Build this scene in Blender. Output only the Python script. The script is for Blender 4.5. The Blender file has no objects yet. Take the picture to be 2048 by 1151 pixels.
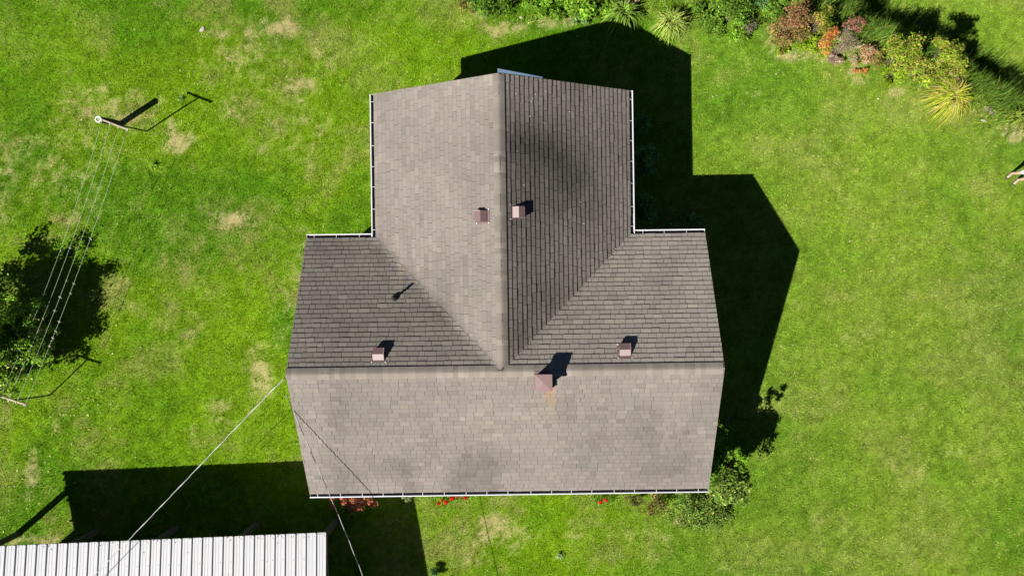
import bpy, math, random
import numpy as np
from mathutils import Vector, Matrix, Quaternion

random.seed(7)
RNG = np.random.default_rng(11)
scene = bpy.context.scene
C = scene.collection

# ------------------------------------------------------------------ camera, sky, sun, exposure
CAM_H = 23.0
F = 1400.0                      # focal length in photo pixels (photo 2048 wide)
NX, NY = 1060.0, 567.0          # image point straight below the drone
cam_d = bpy.data.cameras.new('camera')
cam_d.sensor_width = 36.0
cam_d.lens = F / 2048.0 * 36.0
cam_d.shift_x = -(NX - 1024.0) / 2048.0
cam_d.shift_y = (NY - 575.5) / 2048.0
cam_d.clip_end = 3000
cam = bpy.data.objects.new('camera', cam_d)
cam.location = (0, 0, CAM_H)
C.objects.link(cam)
scene.camera = cam

SUN_EL = math.radians(43.8)
SUN_AZ = Vector((-0.758, -0.652, 0)).normalized()     # towards the sun, on the ground
world = bpy.data.worlds.new('World')
scene.world = world
world.use_nodes = True
wn = world.node_tree
sky = wn.nodes.new('ShaderNodeTexSky')
sky.sky_type = 'NISHITA'
sky.sun_disc = False
sky.sun_elevation = SUN_EL
sky.sun_rotation = math.atan2(SUN_AZ.x, SUN_AZ.y)
sky.altitude = 300
sky.air_density = 0.32
sky.dust_density = 0.1
wn.links.new(sky.outputs[0], wn.nodes['Background'].inputs[0])
wn.nodes['Background'].inputs[1].default_value = 0.05

sun_d = bpy.data.lights.new('sun', 'SUN')
sun_d.energy = 5.0
sun_d.angle = math.radians(0.5)
sun_d.color = (1.0, 0.95, 0.88)
sun = bpy.data.objects.new('sun', sun_d)
to_sun = Vector((SUN_AZ.x * math.cos(SUN_EL), SUN_AZ.y * math.cos(SUN_EL), math.sin(SUN_EL)))
sun.rotation_euler = (-to_sun).to_track_quat('-Z', 'Y').to_euler()
sun.location = to_sun * 60
C.objects.link(sun)

scene.view_settings.view_transform = 'Standard'
scene.view_settings.look = 'None'
scene.view_settings.gamma = 1.0
scene.view_settings.use_curve_mapping = False
scene.view_settings.exposure = 1.35
scene.cycles.max_bounces = 6
scene.cycles.diffuse_bounces = 3


def pix(px, py, z=0.0):
    """world point seen at a pixel of the photograph when it lies at height z"""
    return np.array([(px - NX) / F * (CAM_H - z), -(py - NY) / F * (CAM_H - z), z])


# ------------------------------------------------------------------ helpers
def tag(o, label=None, cat=None, group=None, kind=None):
    if label: o['label'] = label
    if cat: o['category'] = cat
    if group: o['group'] = group
    if kind: o['kind'] = kind
    return o


def empty(name, loc, rz=0.0, label=None, cat=None, group=None):
    o = bpy.data.objects.new(name, None)
    o.empty_display_size = 0.2
    o.location = tuple(float(v) for v in loc)
    o.rotation_euler = (0, 0, rz)
    C.objects.link(o)
    return tag(o, label, cat, group)


def obj(name, me, mat=None, parent=None, loc=None):
    o = bpy.data.objects.new(name, me)
    if mat is not None and len(me.materials) == 0:
        me.materials.append(mat)
    if loc is not None: o.location = tuple(float(v) for v in loc)
    if parent is not None: o.parent = parent
    C.objects.link(o)
    return o


def np_mesh(name, V, F_, col=None, smooth=False):
    """uniform k-gon mesh straight from arrays; col is one colour per vertex"""
    V = np.asarray(V, np.float32); F_ = np.asarray(F_, np.int32)
    me = bpy.data.meshes.new(name)
    n, (m, k) = len(V), F_.shape
    me.vertices.add(n); me.vertices.foreach_set('co', V.ravel())
    me.loops.add(m * k); me.loops.foreach_set('vertex_index', F_.ravel())
    me.polygons.add(m)
    me.polygons.foreach_set('loop_start', np.arange(0, m * k, k, dtype=np.int32))
    me.polygons.foreach_set('loop_total', np.full(m, k, np.int32))
    if smooth: me.polygons.foreach_set('use_smooth', np.ones(m, bool))
    if col is not None: set_col(me, col)
    me.update(); me.validate()
    return me


def set_col(me, col):
    a = me.color_attributes.new('Col', 'FLOAT_COLOR', 'POINT')
    c = np.ones((len(col), 4), np.float32); c[:, :3] = col
    a.data.foreach_set('color', c.ravel())


def py_mesh(name, V, F_, col=None, smooth=False):
    me = bpy.data.meshes.new(name)
    me.from_pydata([tuple(float(x) for x in v) for v in V], [], [tuple(f) for f in F_])
    if smooth: me.polygons.foreach_set('use_smooth', np.ones(len(F_), bool))
    if col is not None: set_col(me, np.asarray(col, np.float32))
    me.update()
    return me


class MB:
    """collects simple solids into one mesh"""
    def __init__(self): self.v = []; self.f = []

    def add(self, V, F_):
        b = len(self.v)
        self.v += [tuple(map(float, p)) for p in V]
        self.f += [tuple(i + b for i in f) for f in F_]
        return self

    def box(self, x0, x1, y0, y1, z0, z1):
        V = [(x, y, z) for z in (z0, z1) for x, y in ((x0, y0), (x1, y0), (x1, y1), (x0, y1))]
        return self.add(V, [(3, 2, 1, 0), (4, 5, 6, 7), (0, 1, 5, 4), (1, 2, 6, 5), (2, 3, 7, 6), (3, 0, 4, 7)])

    def prism(self, pts, off):
        """planar polygon pts (3-D) swept by vector off"""
        n = len(pts); P = [np.array(p, float) for p in pts]; off = np.array(off, float)
        V = P + [p + off for p in P]
        F_ = [tuple(range(n))[::-1], tuple(range(n, 2 * n))] + [(i, (i + 1) % n, n + (i + 1) % n, n + i) for i in range(n)]
        return self.add(V, F_)

    def tube(self, pts, rad, n=8, cap=True):
        P = [Vector(p) for p in pts]
        if not hasattr(rad, '__len__'): rad = [rad] * len(P)
        V = []; 
        up = Vector((0.13, 0.31, 0.94))
        for i, p in enumerate(P):
            d = (P[min(i + 1, len(P) - 1)] - P[max(i - 1, 0)])
            if d.length < 1e-9: d = Vector((0, 0, 1))
            d.normalize()
            a = d.cross(up)
            if a.length < 1e-3: a = d.cross(Vector((1, 0, 0)))
            a.normalize(); b = d.cross(a)
            for k in range(n):
                t = 2 * math.pi * k / n
                V.append(p + (a * math.cos(t) + b * math.sin(t)) * rad[i])
        F_ = []
        for i in range(len(P) - 1):
            for k in range(n):
                F_.append((i * n + k, i * n + (k + 1) % n, (i + 1) * n + (k + 1) % n, (i + 1) * n + k))
        if cap:
            F_.append(tuple(range(n))[::-1]); F_.append(tuple(range((len(P) - 1) * n, len(P) * n)))
        return self.add(V, F_)

    def mesh(self, name, smooth=False):
        me = py_mesh(name, self.v, self.f, smooth=smooth)
        return me

    def build(self, name, mat, parent=None, loc=None, smooth=False):
        return obj(name, self.mesh(name, smooth), mat, parent, loc)


_lat = {}
def noise(x, y, scale, seed=0, octaves=3, gain=0.5):
    """smooth value noise, 0..1"""
    tot = np.zeros(np.shape(x)); amp = 1.0; s = 0.0
    for o in range(octaves):
        key = (seed, o)
        if key not in _lat: _lat[key] = np.random.default_rng(seed * 97 + o + 5).random((256, 256))
        L = _lat[key]
        u = np.asarray(x) / scale * 2 ** o + 37.7 * (o + 1); v = np.asarray(y) / scale * 2 ** o + 11.3 * (o + 1)
        iu = np.floor(u).astype(int); iv = np.floor(v).astype(int)
        fu = u - iu; fv = v - iv
        fu = fu * fu * (3 - 2 * fu); fv = fv * fv * (3 - 2 * fv)
        a = L[iu % 256, iv % 256]; b = L[(iu + 1) % 256, iv % 256]
        c = L[iu % 256, (iv + 1) % 256]; d = L[(iu + 1) % 256, (iv + 1) % 256]
        tot += amp * ((a * (1 - fu) + b * fu) * (1 - fv) + (c * (1 - fu) + d * fu) * fv)
        s += amp; amp *= gain
    return tot / s


def smoothstep(a, b, x):
    t = np.clip((np.asarray(x, float) - a) / (b - a), 0, 1)
    return t * t * (3 - 2 * t)


# ------------------------------------------------------------------ materials
def new_mat(name):
    m = bpy.data.materials.new(name); m.use_nodes = True
    return m, m.node_tree, m.node_tree.nodes['Principled BSDF']


def plain(name, col, rough=0.6, metal=0.0, vary=0.12, scale=8.0, spec=0.3, bump=0.0):
    m, nt, p = new_mat(name)
    p.inputs['Roughness'].default_value = rough
    p.inputs['Metallic'].default_value = metal
    p.inputs['Specular IOR Level'].default_value = spec
    tc = nt.nodes.new('ShaderNodeTexCoord')
    nz = nt.nodes.new('ShaderNodeTexNoise'); nz.inputs['Scale'].default_value = scale; nz.inputs['Detail'].default_value = 6
    nt.links.new(tc.outputs['Object'], nz.inputs['Vector'])
    mx = nt.nodes.new('ShaderNodeMix'); mx.data_type = 'RGBA'
    mx.inputs['A'].default_value = (*[c * (1 - vary) for c in col], 1)
    mx.inputs['B'].default_value = (*[min(1, c * (1 + vary)) for c in col], 1)
    nt.links.new(nz.outputs['Fac'], mx.inputs['Factor'])
    nt.links.new(mx.outputs['Result'], p.inputs['Base Color'])
    if bump:
        b = nt.nodes.new('ShaderNodeBump'); b.inputs['Strength'].default_value = bump; b.inputs['Distance'].default_value = 0.01
        nt.links.new(nz.outputs['Fac'], b.inputs['Height']); nt.links.new(b.outputs['Normal'], p.inputs['Normal'])
    return m


def attr_mat(name, rough=0.7, spec=0.2, trans=0.0, grain=0.0, gscale=60.0, bump=0.0):
    """base colour from the mesh colour attribute, optional fine grain and leaf translucency"""
    m, nt, p = new_mat(name)
    p.inputs['Roughness'].default_value = rough
    p.inputs['Specular IOR Level'].default_value = spec
    at = nt.nodes.new('ShaderNodeAttribute'); at.attribute_name = 'Col'
    src = at.outputs['Color']
    if grain:
        tc = nt.nodes.new('ShaderNodeTexCoord')
        nz = nt.nodes.new('ShaderNodeTexNoise'); nz.inputs['Scale'].default_value = gscale; nz.inputs['Detail'].default_value = 4
        nz.inputs['Roughness'].default_value = 0.7
        nt.links.new(tc.outputs['Object'], nz.inputs['Vector'])
        mr = nt.nodes.new('ShaderNodeMapRange')
        mr.inputs['From Min'].default_value = 0.25; mr.inputs['From Max'].default_value = 0.75
        mr.inputs['To Min'].default_value = 1 - grain; mr.inputs['To Max'].default_value = 1 + grain
        nt.links.new(nz.outputs['Fac'], mr.inputs['Value'])
        vm = nt.nodes.new('ShaderNodeVectorMath'); vm.operation = 'SCALE'
        nt.links.new(src, vm.inputs[0]); nt.links.new(mr.outputs[0], vm.inputs['Scale'])
        src = vm.outputs[0]
        if bump:
            b = nt.nodes.new('ShaderNodeBump'); b.inputs['Strength'].default_value = bump; b.inputs['Distance'].default_value = 0.004
            nt.links.new(nz.outputs['Fac'], b.inputs['Height']); nt.links.new(b.outputs['Normal'], p.inputs['Normal'])
    nt.links.new(src, p.inputs['Base Color'])
    if trans:
        tr = nt.nodes.new('ShaderNodeBsdfTranslucent'); nt.links.new(src, tr.inputs['Color'])
        mx = nt.nodes.new('ShaderNodeMixShader'); mx.inputs[0].default_value = trans
        nt.links.new(p.outputs[0], mx.inputs[1]); nt.links.new(tr.outputs[0], mx.inputs[2])
        nt.links.new(mx.outputs[0], nt.nodes['Material Output'].inputs['Surface'])
    return m


M = dict(
    lawn=attr_mat('lawn_soil', 0.95, 0.05, grain=0.35, gscale=22.0),
    blade=attr_mat('grass_blade', 0.75, 0.06, trans=0.25),
    leaf=attr_mat('leaf', 0.75, 0.05, trans=0.36),
    shingle=attr_mat('asphalt_shingle', 0.92, 0.1, grain=0.22, gscale=55.0, bump=0.5),
    deck=plain('roof_underlay', (0.03, 0.028, 0.027), 0.95),
    white=plain('white_paint', (0.43, 0.44, 0.45), 0.4, vary=0.05, spec=0.4),
    trough_dark=plain('gutter_shade', (0.022, 0.022, 0.03), 0.9),  # near-black colour standing in for shade inside the gutters
    siding=plain('house_siding', (0.62, 0.60, 0.55), 0.6, vary=0.05),
    found=plain('foundation_block', (0.30, 0.29, 0.27), 0.9),
    glass=plain('window_glass', (0.03, 0.035, 0.04), 0.06, spec=0.6, vary=0.02),
    vent=plain('brown_vent_metal', (0.10, 0.062, 0.060), 0.42, vary=0.16, scale=30, spec=0.5),
    ventlight=plain('lit_vent_metal', (0.21, 0.165, 0.16), 0.4, vary=0.14, scale=60, spec=0.5),  # sunlit copy of the vent metal, light put into its colour
    cap=plain('chimney_cap_metal', (0.155, 0.098, 0.096), 0.45, vary=0.07, scale=12, spec=0.4),
    nail=plain('galvanised_nail', (0.7, 0.68, 0.64), 0.4),
    pipe=plain('black_pipe', (0.012, 0.012, 0.013), 0.5),
    flash=plain('blue_grey_flashing', (0.15, 0.22, 0.31), 0.3, vary=0.12, scale=3, spec=0.5),
    tin=plain('white_sheet_metal', (0.325, 0.332, 0.342), 0.38, vary=0.06, scale=3.0, spec=0.4),
    screw=plain('dark_screw', (0.06, 0.06, 0.065), 0.5),
    wood=plain('weathered_wood', (0.05, 0.047, 0.036), 0.85, vary=0.3, scale=20, bump=0.3),
    tar=plain('dark_post_wood', (0.02, 0.018, 0.016), 0.85, vary=0.3, scale=20, bump=0.3),
    pole=plain('clothes_pole_steel', (0.05, 0.05, 0.05), 0.6, vary=0.2),
    arm=plain('crossarm_timber', (0.27, 0.22, 0.15), 0.7, vary=0.25, scale=25),
    ring=plain('white_ring', (0.42, 0.45, 0.41), 0.5, vary=0.15, scale=20),
    lichen=plain('lichen_top', (0.16, 0.2, 0.13), 0.9, vary=0.4, scale=40),
    line=plain('clothesline_cord', (0.29, 0.33, 0.26), 0.6),
    pin=plain('clothespin_wood', (0.42, 0.38, 0.3), 0.7),
    alu=plain('bare_aluminium', (0.34, 0.34, 0.34), 0.45, metal=0.0, vary=0.15, scale=40),
    black=plain('black_insulation', (0.012, 0.012, 0.013), 0.5),
    bark=plain('bark', (0.10, 0.085, 0.07), 0.9, vary=0.3, scale=25, bump=0.4),
    twig=plain('twig', (0.14, 0.11, 0.085), 0.9, vary=0.3, scale=25),
    stone=plain('field_stone', (0.13, 0.11, 0.085), 0.9, vary=0.3, scale=14, bump=0.4),
    palestone=plain('pale_stone', (0.26, 0.24, 0.21), 0.9, vary=0.2, scale=14, bump=0.4),
    skin=plain('skin', (0.42, 0.28, 0.21), 0.5, vary=0.05),
    cloth=plain('pale_cloth', (0.46, 0.455, 0.44), 0.9, vary=0.12, scale=30),
    shirt=plain('grey_blue_cloth', (0.2, 0.25, 0.32), 0.9, vary=0.1, scale=30),
    shoe=plain('shoe', (0.28, 0.22, 0.17), 0.6),
    sole=plain('sandal_sole', (0.04, 0.035, 0.03), 0.7),
    hair=plain('hair', (0.05, 0.035, 0.025), 0.6),
)

# ------------------------------------------------------------------ lawn
BANK = np.array([pix(*p)[:2] for p in ((1380, -260), (1500, -120), (1620, -25), (1740, 50), (1850, 100), (1930, 140), (2000, 185), (2070, 225), (2300, 340), (2900, 560))])


def bank_dist(x, y):
    """signed distance to the crest of the bank, positive on the far (north-east) side"""
    best = np.full(np.shape(x), 1e9); sg = np.zeros(np.shape(x))
    for a, b in zip(BANK[:-1], BANK[1:]):
        d = b - a; L2 = d @ d
        t = np.clip(((x - a[0]) * d[0] + (y - a[1]) * d[1]) / L2, 0, 1)
        qx = a[0] + t * d[0]; qy = a[1] + t * d[1]
        r = np.hypot(x - qx, y - qy)
        s = np.sign(d[0] * (y - a[1]) - d[1] * (x - a[0]))
        upd = r < best
        best = np.where(upd, r, best); sg = np.where(upd, s, sg)
    return best * sg


def ground_z(x, y):
    x = np.asarray(x, float); y = np.asarray(y, float)
    d = bank_dist(x, y) + .9 * (noise(x, y, 1.3, 61, 3) - .5) + .35 * (noise(x, y, .35, 62, 2) - .5)
    drop = -1.6 * smoothstep(-0.35, 1.25, d) * smoothstep(60, 30, np.hypot(x - 12, y - 8))
    und = 0.05 * (noise(x, y, 5.0, 3, 2) - 0.5) * smoothstep(60, 30, np.hypot(x, y))
    return drop + und


DRY = [  # px, py, rx, ry, strength
    (545, 52, 45, 15, 1.0), (520, 62, 50, 20, .5), (448, 66, 18, 9, .6), (595, 170, 38, 16, .75), (600, 201, 10, 6, .6), (610, 242, 10, 10, .5), (665, 140, 10, 10, .4), (600, 118, 25, 14, .35),
    (358, 288, 26, 24, .9), (342, 258, 10, 28, .75), (176, 212, 14, 30, .6), (215, 178, 28, 10, .6), (285, 205, 40, 22, .5), (270, 225, 30, 20, .45), (110, 330, 70, 40, .45), (30, 360, 50, 40, .55), (12, 400, 25, 40, .6), (95, 265, 60, 25, .3),
    (460, 438, 32, 16, .9), (500, 449, 12, 8, .7), (280, 435, 18, 22, .3), (520, 745, 22, 42, 1.0), (508, 702, 16, 18, .7), (530, 770, 15, 20, .6), (447, 820, 24, 28, .65), (385, 860, 16, 8, .5), (120, 855, 10, 14, .7), (66, 940, 12, 36, 1.0), (60, 985, 12, 14, .6), (110, 1035, 8, 6, .6), (60, 1080, 70, 12, .7),
    (1000, 1068, 60, 22, .55), (985, 1045, 25, 18, .6), (1022, 1092, 18, 16, .6), (965, 1120, 30, 14, .45), (1150, 1073, 20, 14, .45), (1440, 1132, 40, 18, .55), (1360, 1043, 20, 8, .6), (1300, 1070, 60, 10, .25),
    (1855, 815, 35, 20, .45), (1880, 905, 40, 20, .55), (1830, 935, 30, 18, .4), (1720, 678, 50, 25, .35), (1850, 1085, 40, 20, .5), (1655, 625, 30, 30, .3), (1790, 920, 60, 30, .3), (1960, 1100, 60, 25, .35), (1960, 690, 40, 30, .25), (1660, 1040, 30, 12, .5), (2000, 880, 50, 50, .3),
    (2035, 262, 26, 20, 1.1), (1968, 225, 16, 9, .8), (1790, 185, 16, 9, .7), (1540, 72, 12, 28, .8), (1590, 112, 38, 10, .8), (1700, 138, 22, 14, .95), (1722, 162, 16, 9, .8), (1835, 155, 5, 22, .8), (1655, 118, 30, 12, .5),
    (1010, 55, 60, 15, .7), (1085, 42, 28, 14, .8), (1140, 42, 14, 11, .9), (960, 28, 20, 12, .5), (2000, 100, 40, 14, .5), (1900, 55, 40, 10, .2),
    (1700, 380, 90, 40, .25), (1800, 480, 60, 40, .22), (1860, 560, 60, 30, .25), (1500, 185, 20, 8, .4), (1985, 60, 40, 20, .25), (230, 400, 40, 40, .25),
    (90, 330, 120, 70, .42), (235, 215, 90, 50, .42), (520, 120, 130, 70, .34), (600, 260, 70, 90, .3), (160, 420, 70, 50, .3), (420, 60, 30, 20, .3), (480, 120, 80, 40, .4), (470, 210, 60, 30, .35), (540, 300, 60, 40, .25), (350, 520, 60, 60, .22), (440, 560, 50, 50, .2), (600, 520, 20, 60, .4), (250, 560, 25, 60, .3), (575, 640, 10, 60, .35), (560, 680, 20, 30, .3), (380, 640, 50, 40, .25),
]


def lawn_colour(x, y):
    """colour of the turf itself (lush, yellow, olive, cool) and how dry it is, 0..1"""
    pxx = x * F / CAM_H + NX; pyy = -y * F / CAM_H + NY
    n1 = noise(x, y, 3.6, 21, 4); n2 = noise(x, y, 1.2, 22, 4); n3 = noise(x, y, 0.32, 23, 3); n4 = noise(x, y, 7.0, 25, 2); n5 = noise(x, y, 0.11, 26, 2)
    east = smoothstep(1100, 1500, pxx)
    lush = np.array([0.074, 0.188, 0.003]); yel = np.array([0.130, 0.245, 0.003]); cool = np.array([0.100, 0.204, 0.012])
    olive = np.array([0.150, 0.178, 0.036]); pale = np.array([0.164, 0.248, 0.024])
    t = smoothstep(0.36 - .12 * east, 0.64, n1 * 0.65 + n2 * 0.35)[..., None]
    c = lush * (1 - t) + yel * t
    c2 = cool * (1 - t) + pale * t
    ea = (east * 0.75)[..., None]
    c = c * (1 - ea) + c2 * ea
    # greener, lusher parts of the lawn (upper left corner, beside the north gable)
    gl = np.exp(-((pxx - 90) / 130) ** 2 - ((pyy - 90) / 90) ** 2) + np.exp(-((pxx - 800) / 140) ** 2 - ((pyy - 110) / 90) ** 2) + 0.7 * np.exp(-((pxx - 400) / 200) ** 2 - ((pyy - 830) / 110) ** 2)
    gl = np.clip(gl, 0, 1)[..., None]
    c = c * (1 - .6 * gl) + np.array([0.122, 0.245, 0.002]) * .6 * gl
    o = (smoothstep(0.42, 0.64, n2 * 0.5 + n4 * 0.25 + n3 * .25)[..., None] * (0.8 - .55 * gl) * (1 - .5 * ea))
    c = c * (1 - o) + olive * o
    g = np.zeros(np.shape(x))
    for a, b, rx, ry, s in DRY:
        q = ((pxx - a) / (rx * 1.3)) ** 2 + ((pyy - b) / (ry * 1.3)) ** 2
        if a > 1420 and b > 300: s *= .55
        g = np.maximum(g, s * np.exp(-q * 1.1))
    dry = smoothstep(0.12, 1.2, g * (0.65 + .7 * n2) + np.sqrt(g) * ((n3 - .5) * 1.5 + (n5 - .5) * 1.5))
    dry = np.clip(dry + 0.08 * smoothstep(0.55, 0.8, n2 * 0.6 + n3 * 0.4) + .05 * n5, 0, 1)
    c = c * ((0.66 + 0.68 * n5) * (0.74 + 0.52 * n3) * (.9 + .2 * n2))[..., None]
    return c, dry


STRAW = np.array([0.42, 0.335, 0.175])
fx = np.arange(-19.5, 18.6, 0.12); fy = np.arange(-12, 11.6, 0.12)
ox = np.geomspace(0.4, 900, 22)
gx = np.concatenate([(fx[0] - ox)[::-1], fx, fx[-1] + ox]); gy = np.concatenate([(fy[0] - ox)[::-1], fy, fy[-1] + ox])
GX, GY = np.meshgrid(gx, gy, indexing='ij')
GZ = ground_z(GX, GY)
lc, ld = lawn_colour(GX.ravel(), GY.ravel())
ld = ld * .7
lc = lc * (1 - ld[:, None]) + STRAW * ld[:, None]
nxg, nyg = GX.shape
idx = np.arange(nxg * nyg).reshape(nxg, nyg)
quads = np.stack([idx[:-1, :-1], idx[1:, :-1], idx[1:, 1:], idx[:-1, 1:]], -1).reshape(-1, 4)
me = np_mesh('lawn', np.stack([GX.ravel(), GY.ravel(), GZ.ravel()], 1), quads, lc * 0.62, smooth=True)
tag(obj('lawn', me, M['lawn']), 'green mown lawn with dry straw patches round the house', 'lawn', kind='structure')

# ------------------------------------------------------------------ house frame
HC = np.array([-0.644, -2.274]); HROT = math.radians(0.8)
L, D, YN, XW, ZR, ZE = 5.70, 3.64, 7.74, -0.07, 4.82, 3.0
hc, hs = math.cos(HROT), math.sin(HROT)


def to_house(p):
    d = np.asarray(p)[..., :2] - HC
    return np.stack([d[..., 0] * hc + d[..., 1] * hs, -d[..., 0] * hs + d[..., 1] * hc], -1)


def from_house(x, y):
    return HC[0] + x * hc - y * hs, HC[1] + x * hs + y * hc


house = empty('farmhouse', (HC[0], HC[1], 0), HROT, 'brown shingled T-shaped single storey house standing on the lawn', 'house')


def Hm(y): return ZR - 0.5 * np.abs(y)
def Hw(x): return ZR - 0.5 * np.abs(x - XW)


def H(x, y):
    a = Hm(y)
    b = np.where(np.asarray(y) > 0, Hw(x), -9.0)
    k = np.where(np.asarray(x) < XW, 0.13, 0.03)          # woven valley on the left, cut valley on the right
    return np.maximum(a, b) + np.maximum(k - np.abs(a - b), 0) ** 2 / (4 * k)


SLOPES = {  # plan polygon of each roof plane, its course frame and which edges are outer
    'S': dict(poly=[(-L, -D), (L, -D), (L, 0), (-L, 0)], pt=lambda u, v: (u, -D + v), u=(-L, L), outer=(0, 1, 3)),
    'NL': dict(poly=[(-L, 0), (XW, 0), (XW - D, D), (-L, D)], pt=lambda u, v: (u, D - v), u=(-L, XW), outer=(2, 3)),
    'NR': dict(poly=[(XW, 0), (L, 0), (L, D), (XW + D, D)], pt=lambda u, v: (u, D - v), u=(XW, L), outer=(1, 2)),
    'W': dict(poly=[(XW - D, D), (XW, 0), (XW, YN), (XW - D, YN)], pt=lambda u, v: (XW - D + v, u), u=(0, YN), outer=(2, 3)),
    'E': dict(poly=[(XW, 0), (XW + D, D), (XW + D, YN), (XW, YN)], pt=lambda u, v: (XW + D - v, u), u=(0, YN), outer=(1, 2)),
}
roof_mb = MB(); fascia_mb = MB()
for s in SLOPES.values():
    P = s['poly']; n = len(P)
    flat = (lambda x, y: float(Hm(y))) if s in (SLOPES['S'], SLOPES['NL'], SLOPES['NR']) else (lambda x, y: float(Hw(x)))
    top = [(x, y, flat(x, y) - 0.014) for x, y in P]; bot = [(x, y, flat(x, y) - 0.15) for x, y in P]
    roof_mb.add(top, [tuple(range(n))]); roof_mb.add(bot, [tuple(range(n))[::-1]])
    for i in s['outer']:
        j = (i + 1) % n
        fascia_mb.add([bot[i], bot[j], top[j], top[i]], [(0, 1, 2, 3)])
roof = roof_mb.build('roof', M['deck'], house)
fascia_mb.build('fascia', M['white'], house)

# ---- stains, streaks and rust of the shingles, and broad tone shifts over slopes
STAIN = [(1090, 330, 80, 70, .5), (1050, 300, 46, 46, .4), (1140, 350, 55, 45, .4), (1110, 400, 70, 40, .25), (1090, 250, 50, 30, .12), (700, 600, 160, 140, .16), (1345, 600, 100, 130, -.12), (1150, 380, 150, 260, .13), (1065, 500, 50, 120, .3), (1025, 440, 22, 60, .25), (1100, 600, 55, 45, .3), (1045, 670, 34, 45, .4), (1160, 440, 40, 50, .12),
         (690, 830, 40, 90, .2), (760, 870, 24, 60, .16), (860, 870, 40, 80, .14), (1130, 822, 14, 36, .22), (1290, 860, 50, 70, .16), (760, 950, 60, 30, .2), (1010, 930, 80, 35, .14), (1330, 955, 60, 30, .22), (900, 780, 50, 25, .12), (1385, 920, 40, 60, .2), (1190, 900, 40, 50, .16), (640, 940, 20, 50, .12), (1420, 800, 20, 60, .15), (590, 790, 18, 40, .15),
         (650, 500, 70, 22, .16), (870, 620, 60, 40, .15), (620, 580, 25, 60, .14), (700, 650, 60, 40, .1), (880, 700, 60, 25, .12), (1330, 560, 60, 40, .1), (1380, 690, 40, 25, .1), (770, 260, 25, 60, .08), (850, 560, 60, 60, .05), (820, 480, 60, 30, -.05)]
ST = [(to_house(pix(a, b, 4.1)), rx / F * 18.9, ry / F * 18.9, s) for a, b, rx, ry, s in STAIN]
RUST = [(to_house(pix(a, b, 4.55)), rx / F * 18.5, ry / F * 18.5, s, np.array(c)) for a, b, rx, ry, s, c in (
    (1096, 789, 6, 7, .75, (0.198, 0.106, 0.038)), (1106, 778, 5, 8, .6, (0.228, 0.152, 0.068)), (1104, 803, 7, 18, .5, (0.190, 0.129, 0.053)), (1099, 830, 9, 16, .22, (0.167, 0.129, 0.068)), (785, 548, 5, 22, .55, (0.205, 0.175, 0.114)), (787, 610, 12, 10, .25, (0.091, 0.114, 0.076)))]


def stain(x, y, col):
    n = noise(x, y, 0.9, 41, 4)
    k = np.ones(np.shape(x))
    for c, rx, ry, s in ST:
        q = ((x - c[0]) / rx) ** 2 + ((y - c[1]) / ry) ** 2
        k = k * (1 - s * np.exp(-q * 1.1) * (0.4 + 1.2 * n))
    k = k * (0.86 + 0.28 * noise(x, y, 1.6, 42, 4))
    south = np.asarray(y) < -.2
    stre = smoothstep(.46, .72, noise(np.asarray(x) * 4.2, np.asarray(y), 2.6, 43, 3)) * smoothstep(.35, .6, noise(x, y, 2.4, 44, 3))
    k = k * (1 - np.where(south, .30 * smoothstep(-.5, -2.0, y), .14) * stre)
    out = col * k[..., None]
    for c, rx, ry, s, rc in RUST:
        q = ((x - c[0]) / rx) ** 2 + ((y - c[1]) / ry) ** 2
        w = (s * np.exp(-q))[..., None]
        out = out * (1 - w) + rc * w
    return out


def clip(poly, region):
    """Sutherland-Hodgman against a convex region (any winding)"""
    area = sum(region[i][0] * region[(i + 1) % len(region)][1] - region[(i + 1) % len(region)][0] * region[i][1] for i in range(len(region)))
    sg = 1 if area > 0 else -1
    out = list(poly)
    for i in range(len(region)):
        a, b = region[i], region[(i + 1) % len(region)]
        if not out: return []
        def side(p): return sg * ((b[0] - a[0]) * (p[1] - a[1]) - (b[1] - a[1]) * (p[0] - a[0]))
        new = []
        for k in range(len(out)):
            p, q = out[k], out[(k + 1) % len(out)]
            sp, sq = side(p), side(q)
            if sp >= 0: new.append(p)
            if (sp >= 0) != (sq >= 0):
                t = sp / (sp - sq); new.append((p[0] + t * (q[0] - p[0]), p[1] + t * (q[1] - p[1])))
        out = new
    return out


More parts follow.
